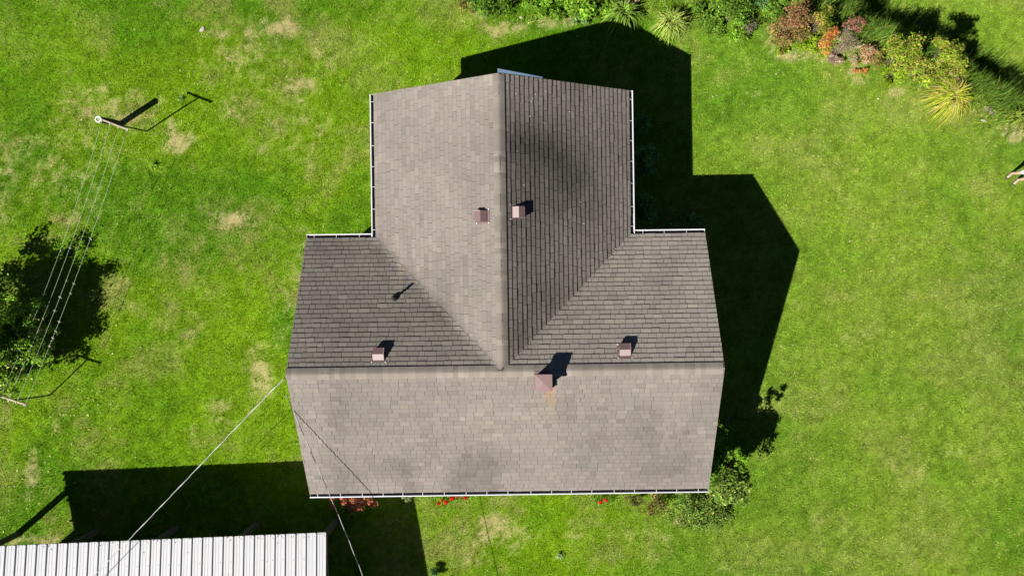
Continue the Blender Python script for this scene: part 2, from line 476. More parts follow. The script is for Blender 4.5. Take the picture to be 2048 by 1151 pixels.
EXPO = 0.14 * math.cos(math.atan(0.5))
PAL = [((0.133, .118, .104), .66), ((.134, .117, .107), .12), ((.128, .118, .101), .11), ((.122, .107, .094), .07), ((.146, .129, .110), .04)]
shingles = []                     # (projected area, verts, faces, colours)
rs = random.Random(3)
for key, s in SLOPES.items():
    sgn = 1.0
    reg = s['poly']
    rows = int(D / EXPO) + 1
    for r in range(rows):
        u = s['u'][0] - rs.uniform(0, 0.3)
        vrow = r * EXPO - 0.02
        wob = rs.uniform(-0.004, 0.004)
        while u < s['u'][1]:
            w = rs.choice((0.15, 0.20, 0.22, 0.25, 0.25, 0.28, 0.31)) + rs.uniform(-0.015, 0.015)
            gp = .003 if key in 'SW' else .0045
            u0, u1 = u + gp, u + w - gp
            u += w
            v0 = vrow + wob + rs.uniform(-0.005, 0.005); v1 = vrow + EXPO + 0.03
            th = {'E': .029, 'NL': .024, 'NR': .022}.get(key, .019) + rs.choice((0, 0, 0.004, 0.008)) * (1 if rs.random() < .8 else 0) + rs.uniform(-.002, .003)
            cx, cy = s['pt']((u0 + u1) / 2, (v0 + v1) / 2)
            skew = rs.uniform(-.004, .004)
            rr = rs.random(); acc = 0
            for c0, pw in PAL:
                acc += pw
                if rr <= acc: break
            tone = math.exp(rs.gauss(0, 0.05))
            base = np.array(c0) * tone * {'NR': 1.24, 'E': .86, 'NL': .95, 'W': 1.07, 'S': 1.06}.get(key, 1.0)      # overall tone set separately for each roof side
            # near a valley or the rust the shingle is cut finer so it can bend and carry the mark
            near = abs(float(Hm(cy)) - float(Hw(cx))) < 0.24 and cy > 0
            near = near or any(abs(cx - c[0]) < rx * 2.2 and abs(cy - c[1]) < ry * 2.2 for c, rx, ry, _, _ in RUST)
            nu, nv = (4, 3) if near else (1, 1)
            vs = [v0, v0 + .011] + [v0 + .011 + (v1 - v0 - .011) * (j + 1) / nv for j in range(nv)]   # raw cut edge, then the granuled face
            V, Fc, ed = [], [], []
            for i in range(nu):
                for j in range(nv + 1):
                    a0, a1 = u0 + (u1 - u0) * i / nu, u0 + (u1 - u0) * (i + 1) / nu
                    b0, b1 = vs[j], vs[j + 1]
                    uv = [(a0, b0), (a1, b0), (a1, b1), (a0, b1)]
                    pl = [(*s['pt'](a + skew * (b - v0) / EXPO, max(b, -0.012)), ) for a, b in uv]
                    # let the drip edge stand over the gutter
                    rg = reg
                    pl2 = clip(pl, rg) if r > 0 else clip(pl, [(x * 1.0, y) for x, y in rg])
                    if r == 0:
                        pl2 = pl if len(pl2) >= 3 and not near else pl2
                        if s['u'][1] in (L,) or True:
                            pl2 = [(min(max(x, -L), L), min(y, YN)) for x, y in pl2]
                    if len(pl2) < 3: continue
                    ar = sum(pl2[k][0] * pl2[(k + 1) % len(pl2)][1] - pl2[(k + 1) % len(pl2)][0] * pl2[k][1] for k in range(len(pl2))) / 2
                    if abs(ar) < 2e-5: continue
                    if ar < 0: pl2 = pl2[::-1]
                    b = len(V); n = len(pl2)
                    def vv(p):
                        return {'S': p[1] + D, 'NL': D - p[1], 'NR': D - p[1], 'W': p[0] - XW + D, 'E': XW + D - p[0]}[key]
                    for p in pl2:
                        t = min(max((vv(p) - v0) / (v1 - v0), 0), 1)
                        V.append((p[0], p[1], float(H(p[0], p[1])) + th * (1 - t) + 0.002 * t))
                    for p in pl2: V.append((p[0], p[1], float(H(p[0], p[1])) - 0.012))
                    ed += [0.76 if j == 0 else 1.0] * n + [0.5] * n
                    Fc.append(tuple(range(b, b + n)))
                    for k in range(n):
                        m = (k + 1) % n
                        Fc.append((b + n + k, b + n + m, b + m, b + k))
            if not Fc: continue
            Va = np.array(V)
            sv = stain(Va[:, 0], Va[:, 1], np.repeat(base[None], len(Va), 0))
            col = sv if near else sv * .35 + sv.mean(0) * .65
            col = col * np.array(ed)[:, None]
            wx, wy = from_house(cx, cy); cz = float(H(cx, cy))
            nrm = {'S': (0, -.447, .894), 'NL': (0, .447, .894), 'NR': (0, .447, .894), 'W': (-.447, 0, .894), 'E': (.447, 0, .894)}[key]
            vd = np.array([-wx, -wy, CAM_H - cz])
            full = (u1 - u0) * EXPO if not near else 0.0
            shingles.append((full * float(vd @ np.array(nrm)) / np.linalg.norm(vd) ** 3, Va, Fc, col))
shingles.sort(key=lambda t: -t[0])
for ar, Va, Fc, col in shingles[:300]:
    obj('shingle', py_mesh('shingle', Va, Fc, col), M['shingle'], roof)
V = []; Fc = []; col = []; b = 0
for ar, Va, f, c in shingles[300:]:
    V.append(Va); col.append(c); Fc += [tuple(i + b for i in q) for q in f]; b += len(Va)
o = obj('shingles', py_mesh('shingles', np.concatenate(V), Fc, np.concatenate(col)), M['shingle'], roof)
tag(o, kind='stuff')

# ---- ridge caps: bent pieces lapped along both ridges
def ridge_cap(along, t0, flip):
    n = 11; ys = np.linspace(-0.155, 0.155, n)
    base = np.array((.138, .122, .105)) * math.exp(rs.gauss(0, 0.085))
    V = []
    for t, lift in ((t0, 0.0075), (t0 + 0.165, 0.0005)):
        for y in ys:
            z = ZR + 0.022 - 0.5 * (math.sqrt(y * y + 0.0016) - 0.04) + lift
            V.append((t, y, z) if along == 'x' else (XW + y, t, z))
    V += list(V) + [(x, y, z - 0.02) for x, y, z in V]      # face, then skirt top and skirt foot
    Fc = []; sm = []
    for i in range(n - 1):
        q = (i, n + i, n + i + 1, i + 1)
        Fc.append(q if along == 'y' else q[::-1]); sm.append(True)
    a_, m = 2 * n, 4 * n
    Fc += [(a_, m, m + n, a_ + n), (a_ + n - 1, a_ + 2 * n - 1, m + 2 * n - 1, m + n - 1)]
    Fc += [(a_ + i, a_ + i + 1, m + i + 1, m + i) for i in range(n - 1)]
    sm += [False] * (len(Fc) - len(sm))
    Va = np.array(V)
    c = stain(Va[:, 0], Va[:, 1], np.repeat(base[None], len(Va), 0))
    c = base * 0.55 + c * 0.45
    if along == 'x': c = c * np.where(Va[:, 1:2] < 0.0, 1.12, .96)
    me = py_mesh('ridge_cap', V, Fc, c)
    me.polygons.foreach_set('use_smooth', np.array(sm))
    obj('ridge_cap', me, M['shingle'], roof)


t = -L
while t < L - 0.1:
    ridge_cap('x', t, False); t += 0.14
t = 0.115
while t < YN - 0.1:
    ridge_cap('y', t, False); t += 0.14

# ---- pale specks of lichen and droppings near the gable peak
sp = MB()
for _ in range(22):
    q = to_house(pix(1060 + rs.gauss(0, 30), 185 + rs.gauss(0, 22), 4.5)) if rs.random() < .75 else np.array([XW + .3 + rs.random() * 3, 3 + rs.random() * 4])
    if q[1] > YN - .25: continue
    r_ = rs.uniform(.006, .013)
    pts = [(q[0] + r_ * math.cos(t) * rs.uniform(.6, 1.3), q[1] + r_ * math.sin(t) * rs.uniform(.6, 1.3)) for t in np.linspace(0, 5.2, 6)]
    sp.prism([(x, y, float(H(x, y)) + .026) for x, y in pts], (0, 0, .003))
tag(sp.build('specks', M['nail'], roof), kind='stuff')

# ---- walls, foundation, windows, doors
I = 0.21; T = 0.14
def wall(pts, off):
    MB().prism(pts, off).build('wall', M['siding'], house)
zt = lambda x, y: float(max(Hm(y), Hw(x) if y > 0 else -9)) - 0.155
xa, xb, ya, yb = -L + I, L - I, -D + I, D - I
wall([(xa, ya, .45), (xa, yb, .45), (xa, yb, zt(xa, yb)), (xa, 0, zt(xa, 0)), (xa, ya, zt(xa, ya))], (T, 0, 0))
wall([(xb, ya, .45), (xb, yb, .45), (xb, yb, zt(xb, yb)), (xb, 0, zt(xb, 0)), (xb, ya, zt(xb, ya))], (-T, 0, 0))
wall([(xa + T, ya, .45), (xb - T, ya, .45), (xb - T, ya, zt(0, ya)), (xa + T, ya, zt(0, ya))], (0, T, 0))
wa, wb, wn_ = XW - D + I, XW + D - I, YN - I
wall([(xa + T, yb, .45), (wa, yb, .45), (wa, yb, Hm(yb) - .155), (xa + T, yb, Hm(yb) - .155)], (0, -T, 0))
wall([(wb, yb, .45), (xb - T, yb, .45), (xb - T, yb, Hm(yb) - .155), (wb, yb, Hm(yb) - .155)], (0, -T, 0))
wall([(wa, yb, .45), (wa, wn_ - T, .45), (wa, wn_ - T, Hw(wa) - .155), (wa, yb, Hw(wa) - .155)], (T, 0, 0))
wall([(wb, yb, .45), (wb, wn_ - T, .45), (wb, wn_ - T, Hw(wb) - .155), (wb, yb, Hw(wb) - .155)], (-T, 0, 0))
wall([(wa, wn_, .45), (wb, wn_, .45), (wb, wn_, Hw(wb) - .155), (XW, wn_, ZR - .155), (wa, wn_, Hw(wa) - .155)], (0, -T, 0))
fm = MB()
g = 0.03
fm.box(xa + g, xb - g, ya + g, yb - g, -0.3, .452)
fm.box(wa + g, wb - g, yb - g + .002, wn_ - g, -0.3, .454)
fm.build('foundation', M['found'], house)


def window(x, y, ax, out, w=0.9, h=1.2, z=1.1):
    """sash window standing proud of a wall; ax is the wall direction, out the outward sign"""
    fr = MB(); gl = MB(); si = MB()
    def bx(mb, a0, a1, d0, d1, z0, z1):
        d0, d1 = sorted((d0 * out, d1 * out))
        if ax == 'x': mb.box(x + a0, x + a1, y + d0, y + d1, z0, z1)
        else: mb.box(x + d0, x + d1, y + a0, y + a1, z0, z1)
    bx(fr, -w / 2, -w / 2 + .07, .003, .04, z, z + h); bx(fr, w / 2 - .07, w / 2, .003, .04, z, z + h)
    bx(fr, -w / 2 + .07, w / 2 - .07, .003, .04, z + h - .07, z + h); bx(fr, -w / 2 + .07, w / 2 - .07, .003, .04, z, z + .07)
    bx(fr, -w / 2 + .07, w / 2 - .07, .003, .035, z + h / 2 - .02, z + h / 2 + .02)
    bx(gl, -w / 2 + .07, w / 2 - .07, .004, .012, z + .07, z + h / 2 - .02); bx(gl, -w / 2 + .07, w / 2 - .07, .004, .012, z + h / 2 + .02, z + h - .07)
    bx(si, -w / 2 - .04, w / 2 + .04, .003, .07, z - .04, z - .002)
    f = fr.build('window', M['white'], house); gl.build('pane', M['glass'], f); si.build('sill', M['white'], f)


for xx in (-4.2, -2.2, 1.8, 4.0): window(xx, ya, 'x', -1)
for yy in (-1.8, 1.8): window(xa, yy, 'y', -1); window(xb, yy, 'y', 1)
for yy in (4.6, 6.4): window(wa, yy, 'y', -1); window(wb, yy, 'y', 1)
window(1.4, wn_, 'x', 1); window(-1.6, wn_, 'x', 1)
d = MB().box(-.45, .45, ya - .05, ya - .003, .47, 2.5).build('door', M['white'], house)
MB().tube([(.33, ya - .06, 1.4), (.33, ya - .11, 1.4)], .025).build('handle', M['nail'], d)
MB().box(-.7, .7, ya - 1.0, ya - .06, -.2, .22).box(-.7, .7, ya - .5, ya - .061, .221, .42).build('steps', M['found'], house)


# ---- gutters
def gutter(p0, p1, out):
    """open trough along an eave from p0 to p1 (house plan), out = outward unit vector"""
    p0 = np.array(p0, float); p1 = np.array(p1, float); out = np.array(out, float)
    prof = [(0.002, 2.965), (0.002, 2.87), (0.095, 2.87), (0.118, 2.93), (0.122, 2.992), (0.099, 2.994), (0.099, 2.982), (0.112, 2.98), (0.106, 2.93), (0.09, 2.88), (0.010, 2.88), (0.010, 2.965)]
    V = []
    for p in (p0, p1):
        for o_, z in prof: V.append((*(p + out * o_), z))
    n = len(prof)
    Fc = [(i, (i + 1) % n, n + (i + 1) % n, n + i) for i in range(n)] + [tuple(range(n))[::-1], tuple(range(n, 2 * n))]
    gut = obj('gutter', py_mesh('gutter', V, Fc), M['white'], house)
    dmb = MB(); a = p0 + out * .011; bq = p1 + out * .011
    dmb.prism([(*(p0 + out * .012), 2.882), (*(p1 + out * .012), 2.882), (*(p1 + out * .088), 2.882), (*(p0 + out * .088), 2.882)], (0, 0, .022))
    dmb.build('trough_shade', M['trough_dark'], gut)  # dark strip that paints shade along the trough floor
    # end caps
    for p, s in ((p0, 1), (p1, -1)):
        dr = (p1 - p0) / np.linalg.norm(p1 - p0) * s * 0.004
        MB().prism([(*(p + out * .003 + dr), 2.872), (*(p + out * .094 + dr), 2.872), (*(p + out * .116 + dr), 2.93), (*(p + out * .119 + dr), 2.985), (*(p + out * .003 + dr), 2.96)], (*(dr), 0)).build('end_cap', M['white'], gut)
    ln = np.linalg.norm(p1 - p0); dr = (p1 - p0) / ln
    k = 0.22
    while k < ln - 0.1:
        q = p0 + dr * k
        MB().prism([(*(q + out * -.03), 3.012), (*(q + dr * .011 + out * -.03), 3.012), (*(q + dr * .011 + out * .094), 2.985), (*(q + out * .094), 2.985)], (0, 0, .006)).build('hanger', M['white'], gut)
        k += 0.61 + rs.uniform(-.05, .05)


gutter((-L, -D), (L, -D), (0, -1))
gutter((-L, D), (XW - D - .124, D), (0, 1))
gutter((XW + D + .124, D), (L, D), (0, 1))
gutter((XW - D, D), (XW - D, YN), (-1, 0))
gutter((XW + D, D), (XW + D, YN), (1, 0))


# ---- roof vents
def roof_vent(px, py, key):
    z = 4.4
    for _ in range(3):
        x, y = to_house(pix(px, py, z)); z = float(H(x, y)) + 0.09
    z0 = float(H(x, y)) + 0.012
    # frame: s down-slope, n normal, a along the eave
    sdir = {'N': (0, 1), 'W': (-1, 0), 'E': (1, 0)}[key]
    sv = np.array([sdir[0] * .894, sdir[1] * .894, -.447]); nv = np.array([sdir[0] * .447, sdir[1] * .447, .894]); av = np.cross(nv, sv)
    o = np.array([x, y, z0])
    P = lambda s, a, n: o + sv * s + av * a + nv * n
    mb = MB(); w = .145
    prof = [(-.15, .004), (-.14, .03), (-.02, .16), (.155, .16), (.165, .10), (.158, .09), (.150, .145), (-.02, .147), (-.125, .02), (-.13, .004)]
    n = len(prof)
    mb.add([P(s, -w, h) for s, h in prof] + [P(s, w, h) for s, h in prof],
           [(i, (i + 1) % n, n + (i + 1) % n, n + i) for i in range(n)])
    for sg in (-1, 1):
        q = [(-.15, .004), (-.14, .03), (-.02, .16), (.155, .16), (.13, .004)]
        mb.prism([P(s, sg * (w + .001), h) for s, h in q], av * sg * .004)
    v = mb.build('roof_vent', M['vent'], house)
    # upslope face; sunlight painted as a paler metal, plain on the west slope
    MB().prism([P(-.139, -w, .034), P(-.139, w, .034), P(-.022, w, .161), P(-.022, -w, .161)], nv * .003 - sv * .003).build('upslope_face', M['ventlight'] if key != 'W' else M['vent'], v)
    MB().prism([P(-.21, -.2, .002), P(.2, -.2, .002), P(.2, .2, .002), P(-.21, .2, .002)], nv * .004).build('flange', M['vent'], v)
    MB().prism([P(.10, -w + .01, .008), P(.10, w - .01, .008), P(.115, w - .01, .14), P(.115, -w + .01, .14)], sv * .006).build('screen', M['pipe'], v)
    for sa, aa in ((-.19, -.18), (-.19, .18), (.18, .18)):
        c = P(sa, aa, .008)
        MB().tube([c, c + nv * .008], .014, 6).build('nail', M['nail'], v)
    # folded seam along one side
    MB().prism([P(-.02, -w - .006, .162), P(.155, -w - .006, .162), P(.155, -w + .012, .162), P(-.02, -w + .012, .162)], nv * .006).build('seam', M['ventlight'], v)


roof_vent(965, 432, 'W'); roof_vent(1034, 424, 'E'); roof_vent(757, 711, 'N'); roof_vent(1250, 702, 'N')

# ---- chimney with pyramid cap
ccx, ccy = to_house(pix(1087.5, 765.5, 5.33)); zc = 5.33; hw = .215
ch = MB().box(ccx - .165, ccx + .165, ccy - .165, ccy + .165, 4.4, 5.24).build('chimney', M['vent'], house)
cmb = MB().add([(ccx - hw, ccy - hw, zc), (ccx + hw, ccy - hw, zc), (ccx + hw, ccy + hw, zc), (ccx - hw, ccy + hw, zc), (ccx, ccy, zc + .024)], [(0, 1, 4), (1, 2, 4), (2, 3, 4), (3, 0, 4)])
cmb.prism([(ccx - hw, ccy - hw, zc - .08), (ccx + hw, ccy - hw, zc - .08), (ccx + hw, ccy + hw, zc - .08), (ccx - hw, ccy + hw, zc - .08)], (0, 0, .078))
cmb.build('chimney_cap', M['cap'], ch)
MB().box(ccx - .23, ccx + .23, ccy - .25, ccy - .166, 4.55, 4.83).box(ccx - .23, ccx + .23, ccy + .166, ccy + .24, 4.6, 4.86).box(ccx - .23, ccx - .166, ccy - .166, ccy + .166, 4.6, 4.87).box(ccx + .166, ccx + .23, ccy - .166, ccy + .166, 4.6, 4.87).build('flashing', M['vent'], ch)

# ---- plumbing pipe
vx, vy = to_house(pix(785, 596, 4.2)); vz = float(H(vx, vy))
vp = MB().tube([(vx, vy, vz - .1), (vx, vy, vz + .40)], .034, 12).build('vent_pipe', M['pipe'], house, smooth=False)
MB().tube([(vx, vy, vz - .02), (vx, vy, vz + .07), (vx, vy, vz + .11)], [.10, .085, .045], 14).build('pipe_boot', M['pipe'], vp)
# ---- loose flashing at the north gable peak
fl = MB()
A = np.array([XW - .02, YN + .012, ZR + .03]); B = np.array([XW + 1.16, YN + .012, ZR + .03 - .585])
fl.prism([A, A + (0, .10, -.01), B + (0, .035, -.01), B], (0, 0, .008))
fl.prism([A + (0, .10, -.01), A + (0, .10, -.14), B + (0, .035, -.10), B + (0, .035, -.01)], (0, .004, 0))
fl.build('rake_flashing', M['flash'], house)

# ------------------------------------------------------------------ shed with ribbed metal roof
SC = np.array([-5.99, -7.30]); SR = math.radians(2.4)
shed = empty('metal_roofed_shed', (SC[0], SC[1], 0), SR, 'open fronted shed with white ribbed metal roof beside the house', 'shed')
SLEN, SDEP, SP, SZ = 11.278, 6.6, 0.15, 2.42
zs = lambda y: SZ - SP * y              # local y runs negative to the south
ribp = []                               # roof sheet profile over one 0.305 m rib pitch (x from the east edge, height)
for k in range(3):
    b0 = k * .3048
    ribp += [(b0 + .0, .034), (b0 + .018, .034), (b0 + .034, .0), (b0 + .105, .0), (b0 + .112, .006), (b0 + .128, .006), (b0 + .135, .0), (b0 + .195, .0), (b0 + .202, .006), (b0 + .218, .006), (b0 + .225, .0), (b0 + .278, .0), (b0 + .290, .034)]
ribp.append((.9144 - .001, .034))
shed_roof = MB().box(-SLEN + .05, -.05, -.02 - .05, -.02, SZ - .09, SZ - .004).build('roof', M['wood'], shed)
rp = MB()
for i in range(9):
    y0 = -.25 - i * .75
    rp.box(-SLEN + .03, -.03, y0 - .04, y0, zs(y0) - .10, zs(y0) - .012)
rp.build('purlins', M['wood'], shed_roof)
first = None
n = len(ribp)
V = []
for y in (0.0, -SDEP):
    V += [(-x, y, zs(y) + h) for x, h in ribp]
V += [(x, y, z - .003) for x, y, z in V]
Fc = [(i, i + 1, n + i + 1, n + i) for i in range(n - 1)] + [(2 * n + i, 3 * n + i, 3 * n + i + 1, 2 * n + i + 1) for i in range(n - 1)]
Fc += [(i, 2 * n + i, 2 * n + i + 1, i + 1) for i in range(n - 1)] + [(0, n, 3 * n, 2 * n), (n - 1, 3 * n - 1, 4 * n - 1, 2 * n - 1)]
pm = py_mesh('roof_panel', V, Fc); pm.materials.append(M['tin'])
npan = int(SLEN / .9144)
for k in range(npan):
    obj('roof_panel', pm, None, shed_roof, (-k * .9144, 0, 0.0008 * (k % 2)))
V = []; n1_ = 13
nr = ribp[:n1_] + [(.3048 - .001, .034)]
n = len(nr)
for y in (0.0, -SDEP): V += [(-x, y, zs(y) + h) for x, h in nr]
V += [(x, y, z - .003) for x, y, z in V]
Fc = [(i, i + 1, n + i + 1, n + i) for i in range(n - 1)] + [(2 * n + i, 3 * n + i, 3 * n + i + 1, 2 * n + i + 1) for i in range(n - 1)]
Fc += [(i, 2 * n + i, 2 * n + i + 1, i + 1) for i in range(n - 1)]
obj('roof_panel', py_mesh('roof_panel', V, Fc), M['tin'], shed_roof, (-npan * .9144, 0, 0.0008))
sc = MB()
for k in range(npan * 3):
    xr = -(k * .3048 + .045)
    for j in range(8):
        if rs.random() < .8:
            y = -.08 - j * .62 - rs.uniform(0, .03)
            sc.tube([(xr, y, zs(y)), (xr, y, zs(y) + .008)], .014, 6)
gr = MB()
for _ in range(110):
    x = -rs.uniform(.05, SLEN - .05); y = -abs(rs.gauss(0, .05)) - .004 if rs.random() < .8 else -rs.uniform(0, 1.6); r_ = rs.uniform(.006, .018)
    gr.prism([(x + r_ * math.cos(t) * rs.uniform(.5, 1.6), y + r_ * math.sin(t) * rs.uniform(.5, 1.2), zs(y) + .007) for t in np.linspace(0, 5.0, 5)], (0, 0, .006))
tag(gr.build('leaf_litter', M['twig'], shed_roof), kind='stuff')
tag(sc.build('screws', M['screw'], shed_roof), kind='stuff')
MB().box(-.02, .006, -SDEP, -.002, SZ - .02, SZ - .001).build('rake_trim', M['tin'], shed)
for k in range(5):
    x = -.38 - k * 2.62
    MB().box(x - .075, x + .075, -.53, -.38, -.3, zs(-.45) - .26).build('post', M['wood'], shed)
MB().box(-SLEN + .2, -.2, -.50, -.41, zs(-.45) - .258, zs(-.45) - .112).build('beam', M['wood'], shed)
y0, y1 = -1.95, -SDEP + .15
def swall(pts, off): MB().prism(pts, off).build('wall', M['tin'], shed)
swall([(-SLEN + .3, y0, -.1), (-SLEN + .3, y1, -.1), (-SLEN + .3, y1, zs(y1) - .11), (-SLEN + .3, y0, zs(y0) - .11)], (.08, 0, 0))
y0e = -3.0
swall([(-.3, y0e, -.1), (-.3, y1, -.1), (-.3, y1, zs(y1) - .11), (-.3, y0e, zs(y0e) - .11)], (-.08, 0, 0))
swall([(-SLEN + .381, y0e, -.1), (-.381, y0e, -.1), (-.381, y0e, zs(y0e) - .115), (-SLEN + .381, y0e, zs(y0e) - .115)], (0, -.08, 0))
swall([(-SLEN + .381, y1, -.1), (-.381, y1, -.1), (-.381, y1, zs(y1) - .115), (-SLEN + .381, y1, zs(y1) - .115)], (0, .08, 0))


# ------------------------------------------------------------------ power cables
def smooth_path(P, n):
    P = [np.array(p, float) for p in P]
    P = [2 * P[0] - P[1]] + P + [2 * P[-1] - P[-2]]
    out = []
    for i in range(1, len(P) - 2):
        a, b, c, d = P[i - 1:i + 3]
        for k in range(n):
            t = k / n
            out.append(.5 * ((2 * b) + (c - a) * t + (2 * a - 5 * b + 4 * c - d) * t * t + (3 * b - a - 3 * c + d) * t ** 3))
    out.append(P[-2])
    return out


def cable(P, label, r=.006, tw=.009, pitch=.8, bare=True):
    path = smooth_path(P, 46)
    base = path[0]
    root = empty('power_cable', base, 0, label, 'power cable')
    ln = np.concatenate([[0], np.cumsum([np.linalg.norm(path[i + 1] - path[i]) for i in range(len(path) - 1)])])
    for s, (nm, mat, rr) in enumerate((('bare_strand', M['alu'], r * 1.15), ('insulated_strand', M['alu'] if bare else M['black'], r), ('insulated_strand', M['black'], r * .8))):
        pts = []
        for i, p in enumerate(path):
            d = path[min(i + 1, len(path) - 1)] - path[max(i - 1, 0)]; d /= np.linalg.norm(d)
            a = np.cross(d, (0, 0, 1)); a /= np.linalg.norm(a); b = np.cross(d, a)
            th = ln[i] / pitch * 2 * math.pi + s * 2.1
            pts.append(p - base + (a * math.cos(th) + b * math.sin(th)) * tw * (.6 if s < 2 else .55))
        MB().tube(pts, rr, 6).build(nm, mat, root, smooth=True)


cable([pix(567, 757, 4.42), pix(490, 836, 4.05), pix(380, 951, 3.66), pix(258, 1078, 3.42), pix(190, 1149, 3.36), pix(60, 1290, 3.5), pix(-260, 1640, 4.4)],
      'pale overhead power cable from the gable corner across the shed roof')
cable([pix(573, 790, 4.40), pix(612, 880, 4.2), pix(660, 990, 3.95), pix(694, 1071, 3.75), pix(726, 1151, 3.52), pix(790, 1310, 3.15), pix(880, 1540, 2.9), pix(1040, 1950, 3.2)],
      'twisted overhead cable crossing the roof corner down past the red azalea', bare=False)


# ------------------------------------------------------------------ clothesline
def t_post(base, top, arm_dir, label):
    base = np.array(base); top = np.array(top)
    r = empty('clothesline_post', base, 0, label, 'clothesline post', 'clothesline T posts')
    d = top - base
    MB().tube([(0, 0, -.2), d * .5, d], .024, 10).build('pole', M['pole'], r, smooth=True)
    a = np.array([arm_dir[0], arm_dir[1], 0]); a /= np.linalg.norm(a); b = np.array([-a[1], a[0], 0])
    ends = []
    q = [d - a * .43 - b * .022, d + a * .43 - b * .022, d + a * .43 + b * .022, d - a * .43 + b * .022]
    MB().prism([p - np.array([0, 0, .02]) for p in q], (0, 0, .045)).build('crossarm', M['arm'], r)
    for k in range(4):
        c = d + a * (-.40 + k * .266) - b * .03
        MB().tube([c + b * .02 + (0, 0, .03), c + (0, 0, .035), c - b * .03 + (0, 0, .0)], .011, 6).build('hook', M['ring'], r)
        ends.append(base + c - b * .03)
    e = d + a * .435
    MB().prism([e - b * .03, e + a * .01 - b * .03, e + a * .01 + b * .03, e + b * .03], (0, 0, .05)).build('end_bracket', M['ring'], r)
    return ends


e1 = t_post((-12.60, 5.03, 0), (-12.45, 4.76, 2.0), (.93, -.36), 'tall T shaped clothesline post beside thick ringed post')
e2 = t_post((-15.75, -3.66, 0), (-15.80, -3.56, 1.62), (.95, -.31), 'shorter T shaped clothesline post below the leafy tree')
nth = ['outermost clothesline cord farthest from the house', 'second clothesline cord counting from the tree side', 'third clothesline cord counting from the tree side', 'clothesline cord nearest the house with most pegs']
pegs = {0: (.46, .62), 1: (.44, .7, .75), 2: (.55, .61, .66), 3: (.31, .385, .42, .55, .585, .69, .725, .75, .76, .78)}
for k in range(4):
    a, b = e1[k], e2[k]
    P = []
    for t in np.linspace(0, 1, 28):
        p = a + (b - a) * t; p = p + np.array([0, 0, -(.26 - .03 * k) * 4 * t * (1 - t)])
        P.append(p)
    root = MB().tube([p - a for p in P], .0042, 6).build('clothesline', M['line'], None, a, smooth=True)
    tag(root, nth[k], 'clothesline', 'clothesline cords between two posts')
    cord = ['cord farthest from the house', 'second cord from the tree side', 'third cord from the tree side', 'cord nearest the house'][k]
    for q, t in enumerate(pegs[k]):
        p = a + (b - a) * t + np.array([0, 0, -(.26 - .03 * k) * 4 * t * (1 - t)])
        o_ = ['uppermost', 'second', 'third', 'fourth', 'fifth', 'sixth', 'seventh', 'eighth', 'ninth', 'lowest'][q] if q < len(pegs[k]) - 1 else 'lowest'
        r = empty('clothespin', p - np.array([0, 0, .05]), rs.uniform(0, 3), o_ + ' wooden clothespin down the ' + cord, 'clothespin', 'clothespins along the cords')
        MB().prism([(-.012, -.035, -.02), (.012, -.03, -.02), (.012, .035, .06), (-.012, .03, .06)], (0, .0, .012)).build('jaw', M['pin'], r)
        MB().prism([(-.012, .035, -.02), (.012, .03, -.02), (.012, -.035, .06), (-.012, -.03, .06)], (0, .0, .012)).build('jaw', M['pin'], r)

bp = empty('round_post', (-13.47, 5.26, 0), 0, 'thick dark round post with white ring on top', 'post')
dd = np.array([.10, -.17, 1.30])
MB().tube([(0, 0, -.2), dd * .5, dd], [.10, .097, .095], 16).build('shaft', M['tar'], bp, smooth=False)
rg = []
for k in range(20):
    t = 2 * math.pi * k / 20; rg.append(dd + np.array([.083 * math.cos(t), .083 * math.sin(t), .012]))
MB().tube(rg + [rg[0], rg[1]], .026, 7, cap=False).build('ring', M['ring'], bp, smooth=True)
MB().tube([dd + (0, 0, .001), dd + (0, 0, .012)], .06, 12).build('top_disc', M['lichen'], bp)


# ------------------------------------------------------------------ plants
def leaf_mesh(name, P, N, size, col, width=.5):
    """one folded leaf (4 verts, 2 triangles) at each P facing N"""
    n = len(P)
    r = RNG.normal(size=(n, 3)); a = np.cross(N, r); a /= np.linalg.norm(a, axis=1, keepdims=True) + 1e-9
    b = np.cross(N, a)
    s = size[:, None]
    w = width * s
    V = np.stack([P - a * s * .5, P + b * w * .5 - N * s * .06, P + a * s * .5 - N * s * .1, P - b * w * .5 - N * s * .06], 1).reshape(-1, 3)
    i = np.arange(n)[:, None] * 4
    Ft = np.concatenate([i + np.array([[0, 1, 2]]), i + np.array([[0, 2, 3]])], 1).reshape(-1, 3)
    return np_mesh(name, V, Ft, np.repeat(col, 4, 0))


def palette(n, cols, rng=RNG, var=.22):
    cols = np.array([c for c, w in cols for _ in range(w)])
    c = cols[rng.integers(0, len(cols), n)] * 1.18
    return c * np.exp(rng.normal(0, var, (n, 1))) * np.exp(rng.normal(0, .06, (n, 3)))


G_BRIGHT = [((.10, .20, .015), 3), ((.13, .22, .02), 2), ((.07, .15, .012), 2)]
G_MID = [((.075, .15, .015), 3), ((.11, .19, .02), 2), ((.05, .10, .012), 2)]
G_DARK = [((.075, .16, .045), 3), ((.10, .20, .055), 2), ((.05, .11, .03), 2)]
G_YEL = [((.17, .23, .018), 4), ((.12, .19, .015), 3), ((.22, .20, .04), 1), ((.24, .14, .06), 1)]
G_LIME = [((.17, .25, .01), 3), ((.13, .21, .01), 2)]
RED = [((.21, .10, .05), 3), ((.16, .085, .045), 2), ((.24, .15, .065), 2), ((.13, .12, .03), 1)]
OLIVE = [((.15, .14, .03), 3), ((.11, .12, .025), 2), ((.22, .15, .05), 1)]
ORANGE = [((.32, .11, .03), 3), ((.36, .17, .045), 2), ((.26, .08, .03), 2), ((.2, .19, .03), 1)]
GREYTW = [((.23, .18, .12), 3), ((.17, .125, .085), 2), ((.28, .22, .15), 2)]
